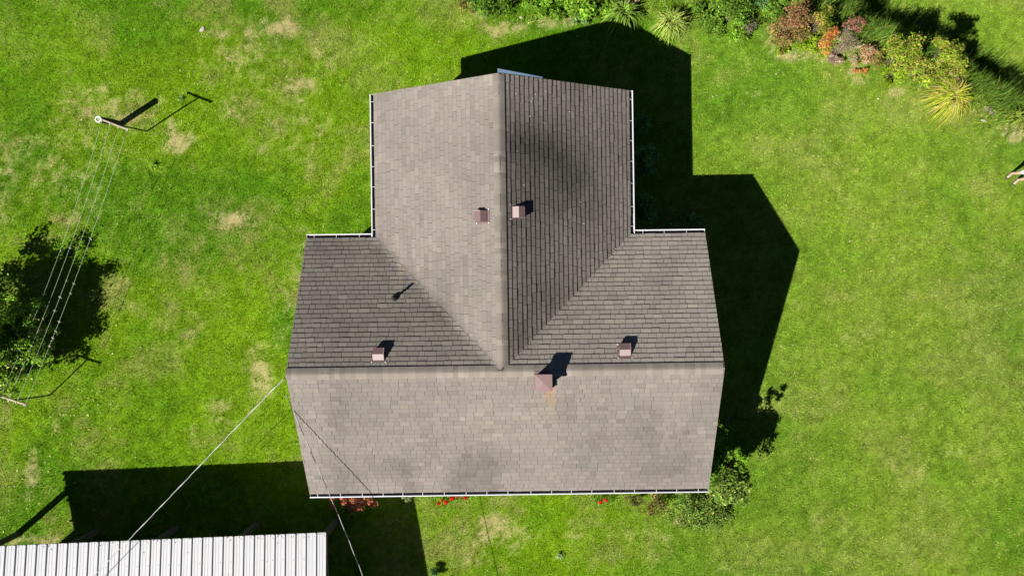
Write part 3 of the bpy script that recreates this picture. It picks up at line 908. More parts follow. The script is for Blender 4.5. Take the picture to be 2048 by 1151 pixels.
PEACH = [((.36, .2, .1), 3), ((.30, .14, .06), 2), ((.2, .22, .15), 2)]
TAN = [((.27, .18, .13), 3), ((.22, .14, .10), 2)]
AZA = [((.42, .10, .07), 3), ((.45, .25, .14), 3), ((.30, .06, .05), 2), ((.14, .10, .03), 2)]


def shrub(name, px, py, rx, ry, h, pal, label, cat='shrub', n=1500, leaf=.055, clumps=26, group=None, top=None, zc=None, flat=.62, gap=.55, wd=.5, seed=0, ragged=.25, full=False):
    """mound of leaf clumps on stems; px,py,rx,ry are its outline in the photograph, h its height"""
    rng = np.random.default_rng(seed + int(px * 3 + py))
    n = int(n * 1.35); leaf = leaf * 1.3; rx, ry = rx * 1.12, ry * 1.12
    zc = h * .55 if zc is None else zc
    c = pix(px, py, zc); gz = float(ground_z(c[0], c[1]))
    k = (CAM_H - zc) / F
    rxw, ryw, rz = rx * k, ry * k, h * .5
    root = empty(name, (c[0], c[1], gz), rng.uniform(-.01, .01), label, cat, group)
    # clump centres through the volume, pushed towards the outside
    d = rng.normal(size=(clumps, 3)); d /= np.linalg.norm(d, axis=1, keepdims=True)
    d[:, 2] = np.abs(d[:, 2]) * .9 - .2 if not full else d[:, 2] * 1.15
    rad = rng.random(clumps) ** .4 * (1 + rng.normal(0, ragged, clumps)).clip(.4, 1.45)
    cc = d * rad[:, None] * np.array([rxw, ryw, rz]) * .82 + np.array([0, 0, zc])
    cc[:, 2] = cc[:, 2].clip(.08, None)
    cr = (min(rxw, ryw) * flat * rng.uniform(.45, .95, clumps))
    which = rng.integers(0, clumps, n)
    dd_ = rng.normal(size=(n, 3)); dd_ /= np.linalg.norm(dd_, axis=1, keepdims=True)
    dd_[:, 2] = np.abs(dd_[:, 2]) * rng.choice([1, 1, 1, -.5], n)
    P = cc[which] + dd_ * (cr[which] * rng.random(n) ** gap)[:, None]
    P[:, 2] = P[:, 2].clip(.03, None)
    N = dd_ * .55 + rng.normal(size=(n, 3)) * .5 + np.array([0, 0, .6]); N /= np.linalg.norm(N, axis=1, keepdims=True)
    col = palette(n, pal, rng)
    if top is not None:
        w = smoothstep(.55, .95, P[:, 2] / h + rng.normal(0, .15, n))[:, None]
        col = col * (1 - w) + palette(n, top, rng) * w
    col = col * np.exp(rng.normal(0, .24, clumps))[which][:, None]
    me = leaf_mesh('foliage', P, N, leaf * rng.uniform(.6, 1.35, n), col, wd)
    obj('foliage', me, M['leaf'], root)
    mb = MB()
    for q in cc[:min(clumps, 14)]:
        b0 = np.array([rng.normal(0, .05), rng.normal(0, .05), -.05])
        m_ = (b0 + q) * .5 + np.array([0, 0, h * .08])
        mb.tube([b0, m_, b0 + (q - b0) * .85], [.007 + .003 * h, .006, .003], 5)
    mb.build('stem', M['twig'], root)
    return root


def strap_clump(px, py, r, n, label, pal, h=.5, width=.022, group=None, lean=(0, 0), seed=0):
    """arching strap-leaved clump"""
    rng = np.random.default_rng(seed + int(px))
    c = pix(px, py, .05); gz = float(ground_z(c[0], c[1])); R = r / F * CAM_H
    root = empty('daylily_clump', (c[0], c[1], gz), 0, label, 'plant', group)
    V = []; Fq = []; col = []
    pc = palette(n, pal, rng, .2)
    for i in range(n):
        th = rng.uniform(0, 2 * math.pi); rr = R * rng.uniform(.45, 1.05); hh = h * rng.uniform(.6, 1.1)
        dr = np.array([math.cos(th) + lean[0], math.sin(th) + lean[1]]); b0 = rng.normal(0, R * .10, 2)
        sd = np.array([-dr[1], dr[0], 0]); sd /= np.linalg.norm(sd) + 1e-6
        m = 7; base = len(V); tw = rng.normal(0, .15)
        for j in range(m):
            t = j / (m - 1)
            ox_ = dr * rr * (t ** 1.15) + b0 + sd[:2] * tw * t * t * rr
            z = hh * (1 - (1.25 * t - .62) ** 2 / .39) * .98 + .02
            z = max(z, .02)
            w = width * (1 - t ** 2.2) * .5 + .002
            p = np.array([ox_[0], ox_[1], z])
            V += [p - sd * w, p + sd * w]; col += [pc[i] * (0.9 + .25 * t)] * 2
            if j: Fq.append((base + 2 * j - 2, base + 2 * j - 1, base + 2 * j + 1, base + 2 * j))
    obj('leaves', np_mesh('leaves', np.array(V), np.array(Fq), np.array(col)), M['leaf'], root)
    MB().tube([(0, 0, -.05), (0, 0, .06)], [R * .14, R * .10], 8).build('crown_base', M['twig'], root)


# --- tree at the left edge
tc = pix(-98, 674, 2.3)
tree = empty('leafy_tree', (tc[0], tc[1], 0), 0, 'small leafy green tree at the lower clothesline post', 'tree')
rng = np.random.default_rng(5)
mb = MB()
mb.tube([(0, 0, -.2), (.04, .02, .5), (.02, -.03, 1.1), (-.03, .02, 1.9)], [.13, .10, .085, .06], 10)
mb.build('trunk', M['bark'], tree, smooth=True)
cl = []
lm = MB()
for k in range(44):
    th = k * 2.399 + rng.normal(0, .2); el = rng.uniform(-.05, 1.25)
    ln_ = rng.uniform(1.0, 1.75) * (1 - .18 * max(el - .6, 0))
    st = np.array([0, 0, .55 + 1.2 * rng.random()])
    e = st + np.array([math.cos(th) * math.cos(el) * .93, math.sin(th) * math.cos(el) * 1.12, math.sin(el) * 1.15]) * ln_
    e[2] = np.clip(e[2], .45, 2.55)
    mid = (st + e) / 2 + np.array([0, 0, .12])
    lm.tube([st, mid, e], [.045, .026, .008], 6)
    for q in range(9):
        t = rng.uniform(.35, 1.08); p = st + (e - st) * t + rng.normal(0, .26, 3) * np.array([1, 1, .7])
        cl.append((p, rng.uniform(.16, .34)))
        if q < 3: lm.tube([st + (e - st) * t * .85, p], [.012, .004], 4)
for k in range(22):
    th = math.radians(rng.uniform(-100, 30)); ln_ = rng.uniform(1.1, 2.2); st = np.array([0, 0, rng.uniform(.4, .9)])
    e = st + np.array([math.cos(th) * ln_, math.sin(th) * ln_ * .85, rng.uniform(.1, .9)])
    mid = (st + e) / 2 + np.array([0, 0, .15])
    lm.tube([st, mid, e], [.035, .02, .006], 6)
    for q in range(8):
        t = rng.uniform(.5, 1.05); p = st + (e - st) * t + rng.normal(0, .22, 3) * np.array([1, 1, .6])
        cl.append((p, rng.uniform(.13, .27)))
        if q < 3: lm.tube([st + (e - st) * t * .9, p], [.01, .004], 4)
lm.build('limbs', M['bark'], tree)
n = 42000
which = rng.integers(0, len(cl), n); cp = np.array([c for c, _ in cl]); cr = np.array([r for _, r in cl])
d_ = rng.normal(size=(n, 3)); d_ /= np.linalg.norm(d_, axis=1, keepdims=True)
P = cp[which] + d_ * (cr[which] * rng.random(n) ** .5)[:, None]
P[:, 2] = P[:, 2].clip(.2, None)
N = d_ * .5 + rng.normal(size=(n, 3)) * .5 + np.array([0, 0, .6]); N /= np.linalg.norm(N, axis=1, keepdims=True)
col = palette(n, [((.10, .20, .012), 3), ((.14, .25, .02), 3), ((.065, .13, .01), 2), ((.24, .33, .07), 2)], rng) * np.exp(rng.normal(0, .12, len(cl)))[which][:, None]
obj('crown', leaf_mesh('crown', P, N, .105 * rng.uniform(.6, 1.3, n), col, .55), M['leaf'], tree)

BORDER = 'border plants along the far edge of the lawn'
shrub('perennial', 978, 8, 42, 32, .7, G_MID, 'dark green leafy mound beside brown mulch, leftmost in border', 'plant', 1900, .06, 30, BORDER)
shrub('perennial', 940, 8, 24, 16, .35, OLIVE, 'low yellowish ground plant at left end of border', 'plant', 500, .05, 14, BORDER)
shrub('perennial', 1080, 2, 38, 28, .7, G_BRIGHT, 'bright green broad-leaved plant left of the mulch gap', 'plant', 1500, .085, 26, BORDER)
shrub('perennial', 1112, 32, 17, 14, .45, G_BRIGHT, 'small bright green plant in front of mulch bed', 'plant', 420, .08, 12, BORDER)
shrub('perennial', 1165, 2, 36, 34, .8, G_BRIGHT, 'large bright green plant reaching house shadow tip', 'plant', 1500, .09, 26, BORDER)
shrub('perennial', 1170, 42, 20, 13, .3, [((.12, .2, .06), 1), ((.09, .17, .04), 1)], 'low pale green plant overlapping the shadow edge', 'plant', 420, .07, 12, BORDER)
shrub('perennial', 1215, 8, 24, 18, .5, G_BRIGHT, 'leafy green plant behind the shaded strap clump', 'plant', 600, .08, 14, BORDER)
shrub('dry_shrub', 1262, 4, 20, 12, .5, TAN, 'tan dried-out plant behind the shaded strap clump', 'plant', 420, .06, 12, BORDER)
SG = 'arching strap-leaved clumps'
strap_clump(1246, 30, 46, 150, 'strap-leaved clump half inside the house shadow', [((.13, .21, .03), 3), ((.09, .16, .02), 2)], .55, .03, SG, (0, -.12))
strap_clump(1338, 52, 46, 210, 'yellow-green strap clump at the shadow peak corner', [((.21, .27, .05), 3), ((.14, .21, .03), 2), ((.26, .29, .09), 1)], .6, .022, SG, (.12, .1))
shrub('shrub', 1462, 22, 46, 34, 1.2, G_MID, 'rounded dark green shrub right of yellow strap clump', 'shrub', 2600, .058, 36, BORDER)
shrub('perennial', 1418, 45, 30, 22, .5, G_MID, 'low mid green plant left of rounded shrub', 'plant', 900, .06, 18, BORDER)
shrub('perennial', 1478, 72, 30, 16, .35, G_BRIGHT, 'low bright plant in front of the rounded shrub', 'plant', 700, .055, 18, BORDER)
shrub('dry_shrub', 1502, 48, 22, 18, .6, [((.12, .10, .08), 2), ((.06, .07, .03), 2)], 'dark twiggy half-dead plant beside rounded green shrub', 'plant', 520, .05, 14, BORDER)
shrub('perennial', 1543, 25, 30, 28, .6, G_MID, 'muted green mound left of the rust-red shrub', 'plant', 1300, .055, 20, BORDER)
shrub('autumn_shrub', 1584, 44, 38, 32, 1.9, RED, 'rust-red autumn shrub with airy branches', 'shrub', 1500, .052, 34, BORDER, ragged=.35)
shrub('autumn_shrub', 1572, 80, 36, 20, .8, OLIVE, 'olive-gold shrub in front of the rust-red shrub', 'shrub', 1300, .05, 22, BORDER)
shrub('perennial', 1566, 102, 18, 8, .25, G_LIME, 'low lime plant at foot of olive-gold shrub', 'plant', 300, .05, 10, BORDER)
shrub('autumn_shrub', 1640, 42, 18, 24, 1.9, [((.18, .18, .03), 2), ((.12, .14, .02), 2), ((.28, .17, .04), 1)], 'tall thin yellow-green shrub behind the orange shrub', 'shrub', 480, .052, 18, BORDER, ragged=.4)
shrub('perennial', 1620, 90, 19, 16, .5, G_LIME, 'lime green small plant beside the orange shrub', 'plant', 620, .05, 14, BORDER)
shrub('autumn_shrub', 1654, 78, 17, 28, 1.3, ORANGE, 'bright orange autumn shrub next to grey twiggy bush', 'shrub', 850, .052, 20, BORDER, ragged=.35)
shrub('perennial', 1668, 62, 9, 16, 1.0, G_YEL, 'slim yellow sprig between orange and grey shrubs', 'plant', 220, .05, 9, BORDER)
shrub('dry_shrub', 1688, 92, 26, 34, 1.3, GREYTW, 'grey twiggy bush with almost bare stems', 'shrub', 1500, .04, 36, BORDER, wd=.25, ragged=.3)
shrub('autumn_shrub', 1708, 50, 18, 13, 1.4, [((.17, .075, .05), 2), ((.22, .13, .085), 1)], 'dark red leafy sprays above the grey twiggy bush', 'shrub', 420, .052, 14, BORDER, ragged=.35)
shrub('autumn_shrub', 1730, 108, 21, 20, .7, PEACH, 'peach coloured shrub with silvery edge leaves', 'shrub', 800, .052, 20, BORDER, ragged=.3)
shrub('perennial', 1722, 142, 15, 8, .25, ORANGE, 'low orange plant at foot of peach shrub', 'plant', 220, .045, 9, BORDER)
shrub('leafy_shrub', 1804, 112, 40, 34, 1.8, G_YEL, 'yellow-green shrub with red tip casting long shadow', 'shrub', 3000, .058, 34, BORDER, ragged=.32)
shrub('perennial', 1786, 146, 36, 18, .5, G_LIME, 'lime green low plant before the long-shadow shrub', 'plant', 1000, .055, 18, BORDER)
shrub('leafy_shrub', 1895, 112, 28, 34, 1.9, G_YEL, 'upright yellow-green shrub behind the golden clump', 'shrub', 2300, .056, 28, BORDER, ragged=.38)
shrub('leafy_shrub', 1862, 148, 26, 26, .8, G_YEL, 'low leafy shrub left of the golden clump', 'shrub', 1100, .055, 20, BORDER)
shrub('dry_shrub', 1908, 152, 16, 14, .7, [((.24, .16, .08), 2), ((.16, .15, .04), 2)], 'brownish sparse plant just above golden clump', 'plant', 350, .05, 12, BORDER)
for q in ((1440, 4, 26, 14, .9, G_MID, 'green shrub at the frame edge behind rounded shrub'), (1520, 2, 22, 14, 1.0, G_DARK, 'dark shrub at top edge left of muted mound'), (1396, 20, 16, 14, .4, G_MID, 'small green tuft right of yellow strap clump'),
          (1545, 62, 14, 14, .4, OLIVE, 'short olive plant left of olive-gold shrub'), (1606, 68, 16, 16, .9, OLIVE, 'olive plant between rust-red and lime plants'), (1668, 118, 16, 10, .35, GREYTW, 'low grey twigs at foot of grey bush'),
          (1752, 122, 16, 16, .6, OLIVE, 'olive plant joining peach and yellow-green shrubs'), (1834, 140, 14, 18, .7, G_YEL, 'yellow-green plant filling gap before low leafy shrub'), (1925, 135, 14, 18, 1.0, G_YEL, 'thin leafy plant right of upright shrub')):
    shrub('border_plant', *q[:6], q[6], 'plant', 650, .052, 16, BORDER, ragged=.35)
strap_clump(1892, 198, 54, 480, 'big golden strap-leaved clump with dead brown centre', [((.28, .29, .03), 3), ((.20, .25, .02), 3), ((.33, .27, .10), 2)], .6, .019, SG)
strap_clump(2020, 238, 30, 70, 'small strap clump beside bare straw patch', [((.18, .22, .03), 3), ((.10, .15, .02), 2)], .45, .024, SG)

FD = 'foundation shrubs along the house walls'
shrub('foundation_shrub', 1286, 324, 26, 44, 1.5, G_DARK, 'large dark shrub in wing wall shade, northernmost pair', 'shrub', 2200, .075, 28, FD)
shrub('foundation_shrub', 1288, 418, 26, 34, 1.5, G_DARK, 'dark shrub against the wing wall near inner corner', 'shrub', 1800, .075, 24, FD)
shrub('foundation_shrub', 1276, 255, 20, 28, .9, [((.07, .15, .03), 1)], 'faint low shrub near wing gable in deep shade', 'shrub', 900, .075, 16, FD)
shrub('foundation_shrub', 1385, 440, 20, 16, .8, G_DARK, 'small shaded shrub by outer end of short gutter', 'shrub', 800, .07, 14, FD)
shrub('foundation_shrub', 1345, 450, 20, 12, .6, G_DARK, 'low shaded shrub midway along short gutter', 'shrub', 700, .065, 14, FD)
shrub('corner_shrub', 1452, 956, 34, 44, 2.5, [((.11, .17, .025), 3), ((.07, .12, .02), 3), ((.19, .22, .05), 1)], 'tall glossy shrub at the front right house corner', 'shrub', 6500, .085, 64, FD, ragged=.15, flat=.6, zc=1.4, full=True)
shrub('corner_shrub', 1404, 1014, 70, 42, .9, [((.10, .165, .025), 3), ((.065, .115, .018), 3), ((.17, .21, .045), 1)], 'broad spreading shrub in front of right house corner', 'shrub', 6500, .06, 74, FD, flat=.5)
shrub('tall_sprout', 1472, 920, 8, 34, 2.5, [((.12, .23, .015), 2), ((.08, .17, .012), 2)], 'slim bright green sprout rising out of house shadow', 'shrub', 520, .07, 18, FD, flat=1.1, zc=1.8, ragged=.1, full=True)
shrub('corner_shrub', 1420, 918, 32, 50, 2.6, G_MID, 'dark shrub against the right gable wall', 'shrub', 6500, .08, 44, FD, zc=1.4, flat=.62, full=True, ragged=.15)
shrub('russet_shrub', 1312, 1006, 22, 24, .6, [((.16, .10, .04), 2), ((.12, .11, .03), 2), ((.08, .11, .02), 2)], 'russet tinged shrub left of broad corner shrub', 'shrub', 900, .05, 22, FD)
shrub('russet_shrub', 1270, 998, 14, 12, .5, [((.14, .09, .04), 1), ((.08, .11, .02), 2)], 'small brown-green shrub tucked under front gutter', 'shrub', 400, .05, 12, FD)
shrub('azalea', 706, 1000, 46, 20, 1.5, AZA, 'red and coral azalea under the front gutter', 'shrub', 2000, .065, 34, FD, flat=.5, zc=1.15)
shrub('azalea', 700, 1022, 22, 12, .4, G_MID, 'small green plant in shade below coral azalea', 'plant', 500, .06, 12, FD)
shrub('perennial', 820, 992, 16, 9, .5, [((.16, .19, .09), 1), ((.10, .14, .05), 1)], 'pale grey-green plant at gutter near shadow edge', 'plant', 320, .06, 10, FD)


def flowers(pts, label, cpx):
    c = pix(*cpx, 0.0); root = empty('red_flower_plant', (c[0], c[1], float(ground_z(c[0], c[1]))), 0, label, 'flowers', 'red flowering plants along the front wall')
    rg_ = np.random.default_rng(int(cpx[0]))
    n = 260; P = rg_.normal(0, 1, (n, 3)) * np.array([.28, .09, .06]) + np.array([0, 0, .14]); P[:, 2] = P[:, 2].clip(.03, None)
    N = rg_.normal(0, .5, (n, 3)) + np.array([0, 0, .8]); N /= np.linalg.norm(N, axis=1, keepdims=True)
    obj('leaves', leaf_mesh('leaves', P, N, rg_.uniform(.04, .08, n), palette(n, G_BRIGHT, rg_), .6), M['leaf'], root)
    for px, py, r in pts:
        q = pix(px, py, .38) - np.array([c[0], c[1], 0])
        MB().tube([(q[0] * .7, q[1] * .7, 0), q], .006, 5).build('stem', M['twig'], root)
        n = 46; r = r / F * CAM_H
        d2 = rg_.normal(size=(n, 3)); d2 /= np.linalg.norm(d2, axis=1, keepdims=True); d2[:, 2] = np.abs(d2[:, 2])
        P = q + d2 * r * np.array([1, 1, .6]); 
        obj('bloom', leaf_mesh('bloom', P, d2, np.full(n, r * .9), np.array([.48, .012, .016]) * np.exp(rg_.normal(0, .25, (n, 1))), .8), M['leaf'], root)


flowers([(877, 1006, 4), (892, 1004, 4.5), (884, 1000, 3), (904, 996, 5), (916, 992, 3), (930, 995, 4)], 'cluster of bright red blooms under front gutter centre', (900, 996))
flowers([(1201, 1003, 4), (1212, 999, 4)], 'pair of red blooms right along the front gutter', (1206, 997))

# weeds and odd plants on the lawn
strap_clump(306, 331, 12, 26, 'pale leafy weed below the T post on lawn', [((.13, .24, .02), 1)], .12, .03, 'weeds on the lawn')
strap_clump(1120, 1108, 13, 16, 'silvery weed tuft on front lawn', [((.22, .28, .16), 1), ((.14, .22, .08), 1)], .14, .022, 'weeds on the lawn')
strap_clump(362, 197, 9, 16, 'tiny weed beside the T shaped shadow', [((.10, .19, .05), 1)], .1, .022, 'weeds on the lawn')
shrub('perennial', 868, 1148, 10, 10, .4, G_DARK, 'leafy plant at the lower end of shed shadow', 'plant', 260, .06, 12, None)


def stone(px, py, r, mat, label, h=.6, seed=1):
    rg_ = np.random.default_rng(seed)
    c = pix(px, py, 0); me = bpy.data.meshes.new('stone')
    import bmesh
    bm = bmesh.new(); bmesh.ops.create_icosphere(bm, subdivisions=2, radius=1)
    R = r / F * CAM_H
    for v in bm.verts:
        k = 1 + .22 * math.sin(v.co.x * 3 + seed) * math.cos(v.co.y * 2.3 + seed * 2) + rg_.normal(0, .05)
        v.co = Vector((v.co.x * R * k * 1.25, v.co.y * R * k * .85, v.co.z * R * k * h))
    bm.to_mesh(me); bm.free()
    o = obj('stone', me, mat, None, (c[0], c[1], float(ground_z(c[0], c[1])) + R * h * .35))
    o.rotation_euler = (0, 0, seed)
    tag(o, label, 'stone', 'stones lying on the lawn')


stone(405, 59, 5, M['palestone'], 'white stone on the lawn near upper straw patch', .5, 1)
stone(1982, 224, 6, M['stone'], 'grey stone by hollow right of golden clump', .7, 2)
stone(1966, 241, 4, M['palestone'], 'pale pebble below the grey stones', .6, 3)
stone(1973, 218, 5, M['stone'], 'smaller grey stone touching its larger neighbour', .7, 4)
stone(1366, 1041, 5, M['palestone'], 'pale stone at foot of broad corner shrub', .6, 5)
stone(1042, 35, 3, M['palestone'], 'little pale stone on mulch strip before border', .6, 6)

# ------------------------------------------------------------------ person at the right edge
pp = pix(2028, 354, 0)
person = empty('person', (pp[0], pp[1], float(ground_z(pp[0], pp[1]))), math.radians(-45), 'person in pale knee shorts standing at edge of lawn', 'person')


def skin(name, verts, edges, radii, mat, parent, root=0, sub=2):
    me = bpy.data.meshes.new(name)
    me.from_pydata([tuple(v) for v in verts], edges, [])
    o = obj(name, me, mat, parent)
    sk = o.modifiers.new('skin', 'SKIN'); sk.use_smooth_shade = True
    for i, r in enumerate(radii):
        rr = r if hasattr(r, '__len__') else (r, r)
        me.skin_vertices[0].data[i].radius = rr
    me.skin_vertices[0].data[root].use_root = True
    ss = o.modifiers.new('sub', 'SUBSURF'); ss.levels = sub; ss.render_levels = sub
    return o


# local frame: faces -y, x to its left-right
bv = [(0, 0, .92), (0, .01, 1.1), (0, .01, 1.3), (0, .01, 1.42), (0, -.01, 1.50), (0, -.03, 1.60), (0, -.03, 1.70)]
be = [(0, 1), (1, 2), (2, 3), (3, 4), (4, 5), (5, 6)]
br = [(.15, .11), (.13, .10), (.15, .11), (.10, .08), .055, (.075, .09), (.06, .075)]
hands = []
for sg in (-1, 1):
    b = len(bv)
    bv += [(sg * .10, 0, .84), (sg * .13, -.015, .48), (sg * .145, .02, .10), (sg * .145, .02, .045), (sg * .15, -.10, .03), (sg * .15, -.17, .022)]
    be += [(0, b), (b, b + 1), (b + 1, b + 2), (b + 2, b + 3), (b + 3, b + 4), (b + 4, b + 5)]
    br += [(.09, .09), 0.064, .043, .044, (.042, .03), (.035, .02)]
    a = len(bv)
    bv += [(sg * .19, .01, 1.38), (sg * .26, .02, 1.12), (sg * .15, -.20, 1.06), (sg * .11, -.26, 1.07)]
    be += [(3, a), (a, a + 1), (a + 1, a + 2), (a + 2, a + 3)]
    br += [.055, .042, .03, (.034, .022)]
    for fi, (dx, ln_) in enumerate(((-.03, .055), (-.011, .065), (.010, .06), (.029, .047))):
        f = len(bv)
        bv += [(sg * (.105 + dx * .9), -.29, 1.075 + dx * .2), (sg * (.098 + dx), -.29 - ln_ * .6, 1.065), (sg * (.085 + dx), -.29 - ln_, 1.045)]
        be += [(a + 3, f), (f, f + 1), (f + 1, f + 2)]; br += [.010, .009, .008]
    f = len(bv)
    bv += [(sg * .075, -.265, 1.09), (sg * .055, -.30, 1.105)]; be += [(a + 3, f), (f, f + 1)]; br += [.011, .009]
# heels
body = skin('body', bv, be, br, M['skin'], person)
sv_, se_, sr_ = [(0, 0, .96), (0, .005, .90)], [(0, 1)], [(.165, .125), (.165, .13)]
for sg in (-1, 1):
    b = len(sv_); sv_ += [(sg * .10, 0, .82), (sg * .125, -.012, .60), (sg * .13, -.012, .55)]; se_ += [(1, b), (b, b + 1), (b + 1, b + 2)]; sr_ += [.108, .092, .09]
skin('shorts', sv_, se_, sr_, M['cloth'], person)
tv, te, tr = [(0, .01, .95), (0, .01, 1.12), (0, .01, 1.32), (0, .01, 1.44)], [(0, 1), (1, 2), (2, 3)], [(.168, .125), (.152, .118), (.168, .126), (.09, .08)]
for sg in (-1, 1):
    b = len(tv); tv += [(sg * .19, .01, 1.385), (sg * .235, .018, 1.22)]; te += [(2, b), (b, b + 1)]; tr += [.068, .058]
skin('shirt', tv, te, tr, M['shirt'], person, root=2)
skin('hair', [(0, .0, 1.735), (0, .03, 1.66), (0, -.04, 1.75)], [(0, 1), (0, 2)], [(.082, .09), (.078, .075), (.06, .04)], M['hair'], person)
for sg in (-1, 1):
    skin('shoe', [(sg * .145, .05, .035), (sg * .147, -.06, .04), (sg * .152, -.185, .03)], [(0, 1), (1, 2)], [(.042, .04), (.05, .045), (.042, .032)], M['shoe'], person)
    MB().prism([(sg * .145 - .045, .10, .002), (sg * .145 + .045, .10, .002), (sg * .15 + .055, -.10, .002), (sg * .15 + .03, -.235, .002), (sg * .15 - .03, -.235, .002), (sg * .15 - .055, -.10, .002)], (0, 0, .022)).build('sole', M['sole'], person)
    skin('eye', [(sg * .03, -.115, 1.625), (sg * .03, -.118, 1.625)], [(0, 1)], [.011, .006], M['shoe'], person, sub=1)
skin('nose', [(0, -.115, 1.62), (0, -.135, 1.59)], [(0, 1)], [.012, .016], M['skin'], person, sub=1)
MB().box(-.03, .03, -.118, -.108, 1.552, 1.562).build('mouth', M['vent'], person)
rc = empty('remote_controller', (pp[0], pp[1], 0), math.radians(-45), 'small dark handheld remote held by the person', 'remote')
rc.location.z = person.location.z
MB().box(-.08, .08, -.34, -.27, 1.10, 1.14).build('case', M['shoe'], rc)
for sg in (-1, 1): MB().tube([(sg * .04, -.30, 1.14), (sg * .04, -.30, 1.165)], .009, 8).build('stick', M['nail'], rc)

# ------------------------------------------------------------------ grass blades, unmown bank grass, fallen leaves
def blades(name, X, Y, length, width, tilt, col, az=None, segs=1):
    n = len(X); Z = ground_z(X, Y)
    th = RNG.uniform(0, 2 * np.pi, n) if az is None else az
    dx, dy = np.cos(th), np.sin(th)
    ct, st = np.cos(tilt), np.sin(tilt)
    base = np.stack([X, Y, Z - .003], 1)
    sd = np.stack([-dy, dx, RNG.normal(0, .35, n)], 1)
    sd = sd * (width * .5)[:, None]
    dirv = np.stack([dx * st, dy * st, ct], 1)
    if segs == 1:
        V = np.stack([base - sd, base + sd, base + dirv * length[:, None]], 1).reshape(-1, 3)
        Fa = np.arange(n * 3).reshape(n, 3)
        return np_mesh(name, V, Fa, np.repeat(col, 3, 0))
    mid = base + dirv * (length * .55)[:, None]
    tip = mid + (dirv * np.array([1.35, 1.35, .35])) * (length * .5)[:, None]
    V = np.stack([base - sd, base + sd, mid + sd * .8, mid - sd * .8, tip], 1).reshape(-1, 3)
    i = np.arange(n)[:, None] * 5
    Ft = np.concatenate([i + np.array([[0, 1, 2]]), i + np.array([[0, 2, 3]]), i + np.array([[3, 2, 4]])], 1).reshape(-1, 3)
    return np_mesh(name, V, Ft, np.repeat(col, 5, 0))


NB = 1150000
X = RNG.uniform(-18.8, 17.8, NB); Y = RNG.uniform(-11.2, 10.8, NB)
hp = to_house(np.stack([X, Y], 1))
ins = ((np.abs(hp[:, 0]) < L - .5) & (np.abs(hp[:, 1]) < D - .5)) | ((np.abs(hp[:, 0] - XW) < D - .5) & (hp[:, 1] > 0) & (hp[:, 1] < YN - .5))
sx = (X - SC[0]) * math.cos(SR) + (Y - SC[1]) * math.sin(SR); sy = -(X - SC[0]) * math.sin(SR) + (Y - SC[1]) * math.cos(SR)
ins |= (sx < -.3) & (sx > -SLEN + .3) & (sy < -2)
X, Y = X[~ins], Y[~ins]
lc, dry = lawn_colour(X, Y)
keep = RNG.random(len(X)) > dry * .3
X, Y, lc, dry = X[keep], Y[keep], lc[keep], dry[keep]
n = len(X)
vig = noise(X, Y, .22, 31, 3)
col = lc * np.exp(RNG.normal(0, .27, (n, 1))) * np.exp(RNG.normal(0, .07, (n, 3)))
st_ = RNG.random(n) < dry * .85
col[st_] = STRAW * np.exp(RNG.normal(0, .28, (st_.sum(), 1))) * np.exp(RNG.normal(0, .05, (st_.sum(), 3)))
st_ = RNG.random(n) < .006
col[st_] = np.array([.22, .21, .08]) * np.exp(RNG.normal(0, .2, (st_.sum(), 1)))
length = (.030 + .055 * vig) * RNG.uniform(.6, 1.4, n) * (1 - .45 * dry)
me = blades('grass', X, Y, length, RNG.uniform(.011, .022, n), RNG.uniform(.3, 1.3, n), col)
tag(obj('grass', me, M['blade']), 'short mown grass blades covering the lawn', 'grass', kind='stuff')

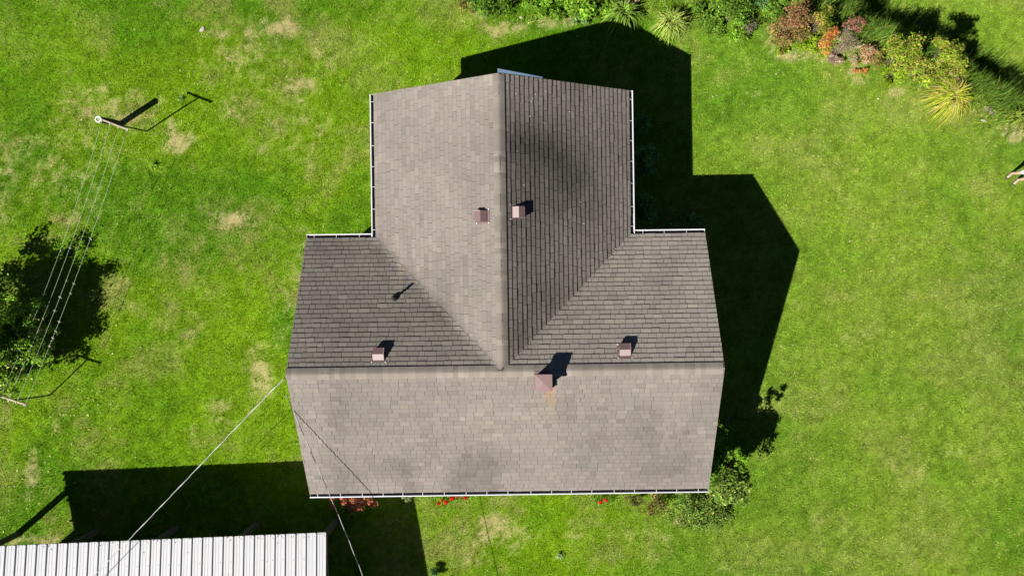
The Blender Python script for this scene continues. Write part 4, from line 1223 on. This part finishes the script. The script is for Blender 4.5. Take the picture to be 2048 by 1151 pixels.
nt_ = 60000
X = RNG.uniform(6, 18.5, nt_ * 3); Y = RNG.uniform(3, 11.5, nt_ * 3)
d = bank_dist(X, Y)
k = (RNG.random(len(X)) < np.exp(-((d - .5) / .75) ** 2) * 1.0) & (noise(X, Y, .5, 51, 2) > .28)
X, Y, d = X[k], Y[k], d[k]; n = len(X)
col = palette(n, [((.04, .08, .008), 3), ((.055, .105, .010), 3), ((.12, .16, .03), 1)])
az = math.atan2(.65, .76) + RNG.normal(0, .55, n)
me = blades('tall_grass', X, Y, RNG.uniform(.16, .6, n) * (.6 + .8 * noise(X, Y, .6, 63, 2)), RNG.uniform(.010, .024, n), RNG.uniform(.15, 1.0, n), col, az, 2)
tag(obj('tall_grass', me, M['blade']), 'long unmown grass on the bank behind the border plants', 'grass', kind='stuff')

X = RNG.uniform(-1.5, 18.5, 60000); Y = RNG.uniform(5, 11.5, 60000)
d = bank_dist(X, Y); pxx = X * F / CAM_H + NX; pyy = -Y * F / CAM_H + NY
k = (d < .1) & (d > -1.25) & (pxx > 1540) & (noise(X, Y, .45, 71, 2) > .42) & (RNG.random(len(X)) < .8) | ((pyy < 30 + 24 * noise(X, Y, .8, 72, 2)) & (pxx > 960) & (pxx < 1560) & (RNG.random(len(X)) < .35))
X, Y = X[k], Y[k]; n = len(X)
col = palette(n, [((.075, .15, .008), 3), ((.12, .20, .012), 2), ((.18, .19, .05), 1)])
me = blades('border_grass', X, Y, RNG.uniform(.10, .34, n), RNG.uniform(.010, .02, n), RNG.uniform(.2, 1.1, n), col, None, 2)
tag(obj('border_grass', me, M['blade']), 'ragged uncut grass growing between the border plants', 'grass', kind='stuff')

n1, n2 = 190, 50
px_ = np.concatenate([RNG.normal(110, 80, n1), RNG.uniform(0, 2040, n2)]); py_ = np.concatenate([RNG.normal(820, 110, n1), RNG.uniform(0, 1150, n2)])
P = np.array([pix(a, b, 0) for a, b in zip(px_, py_)])
hp = to_house(P)
okm = ~(((np.abs(hp[:, 0]) < L) & (np.abs(hp[:, 1]) < D)) | ((np.abs(hp[:, 0]) < D) & (hp[:, 1] > 0) & (hp[:, 1] < YN)))
P = P[okm]; P[:, 2] = ground_z(P[:, 0], P[:, 1]) + .045
N = RNG.normal(0, .35, P.shape) + np.array([0, 0, 1.0]); N /= np.linalg.norm(N, axis=1, keepdims=True)
col = palette(len(P), [((.42, .38, .2), 3), ((.36, .24, .09), 1), ((.3, .3, .12), 2)])
tag(obj('fallen_leaves', leaf_mesh('fallen_leaves', P, N, RNG.uniform(.035, .075, len(P)), col, .6), M['leaf']), 'pale fallen leaves scattered over the lawn', 'leaves', kind='stuff')
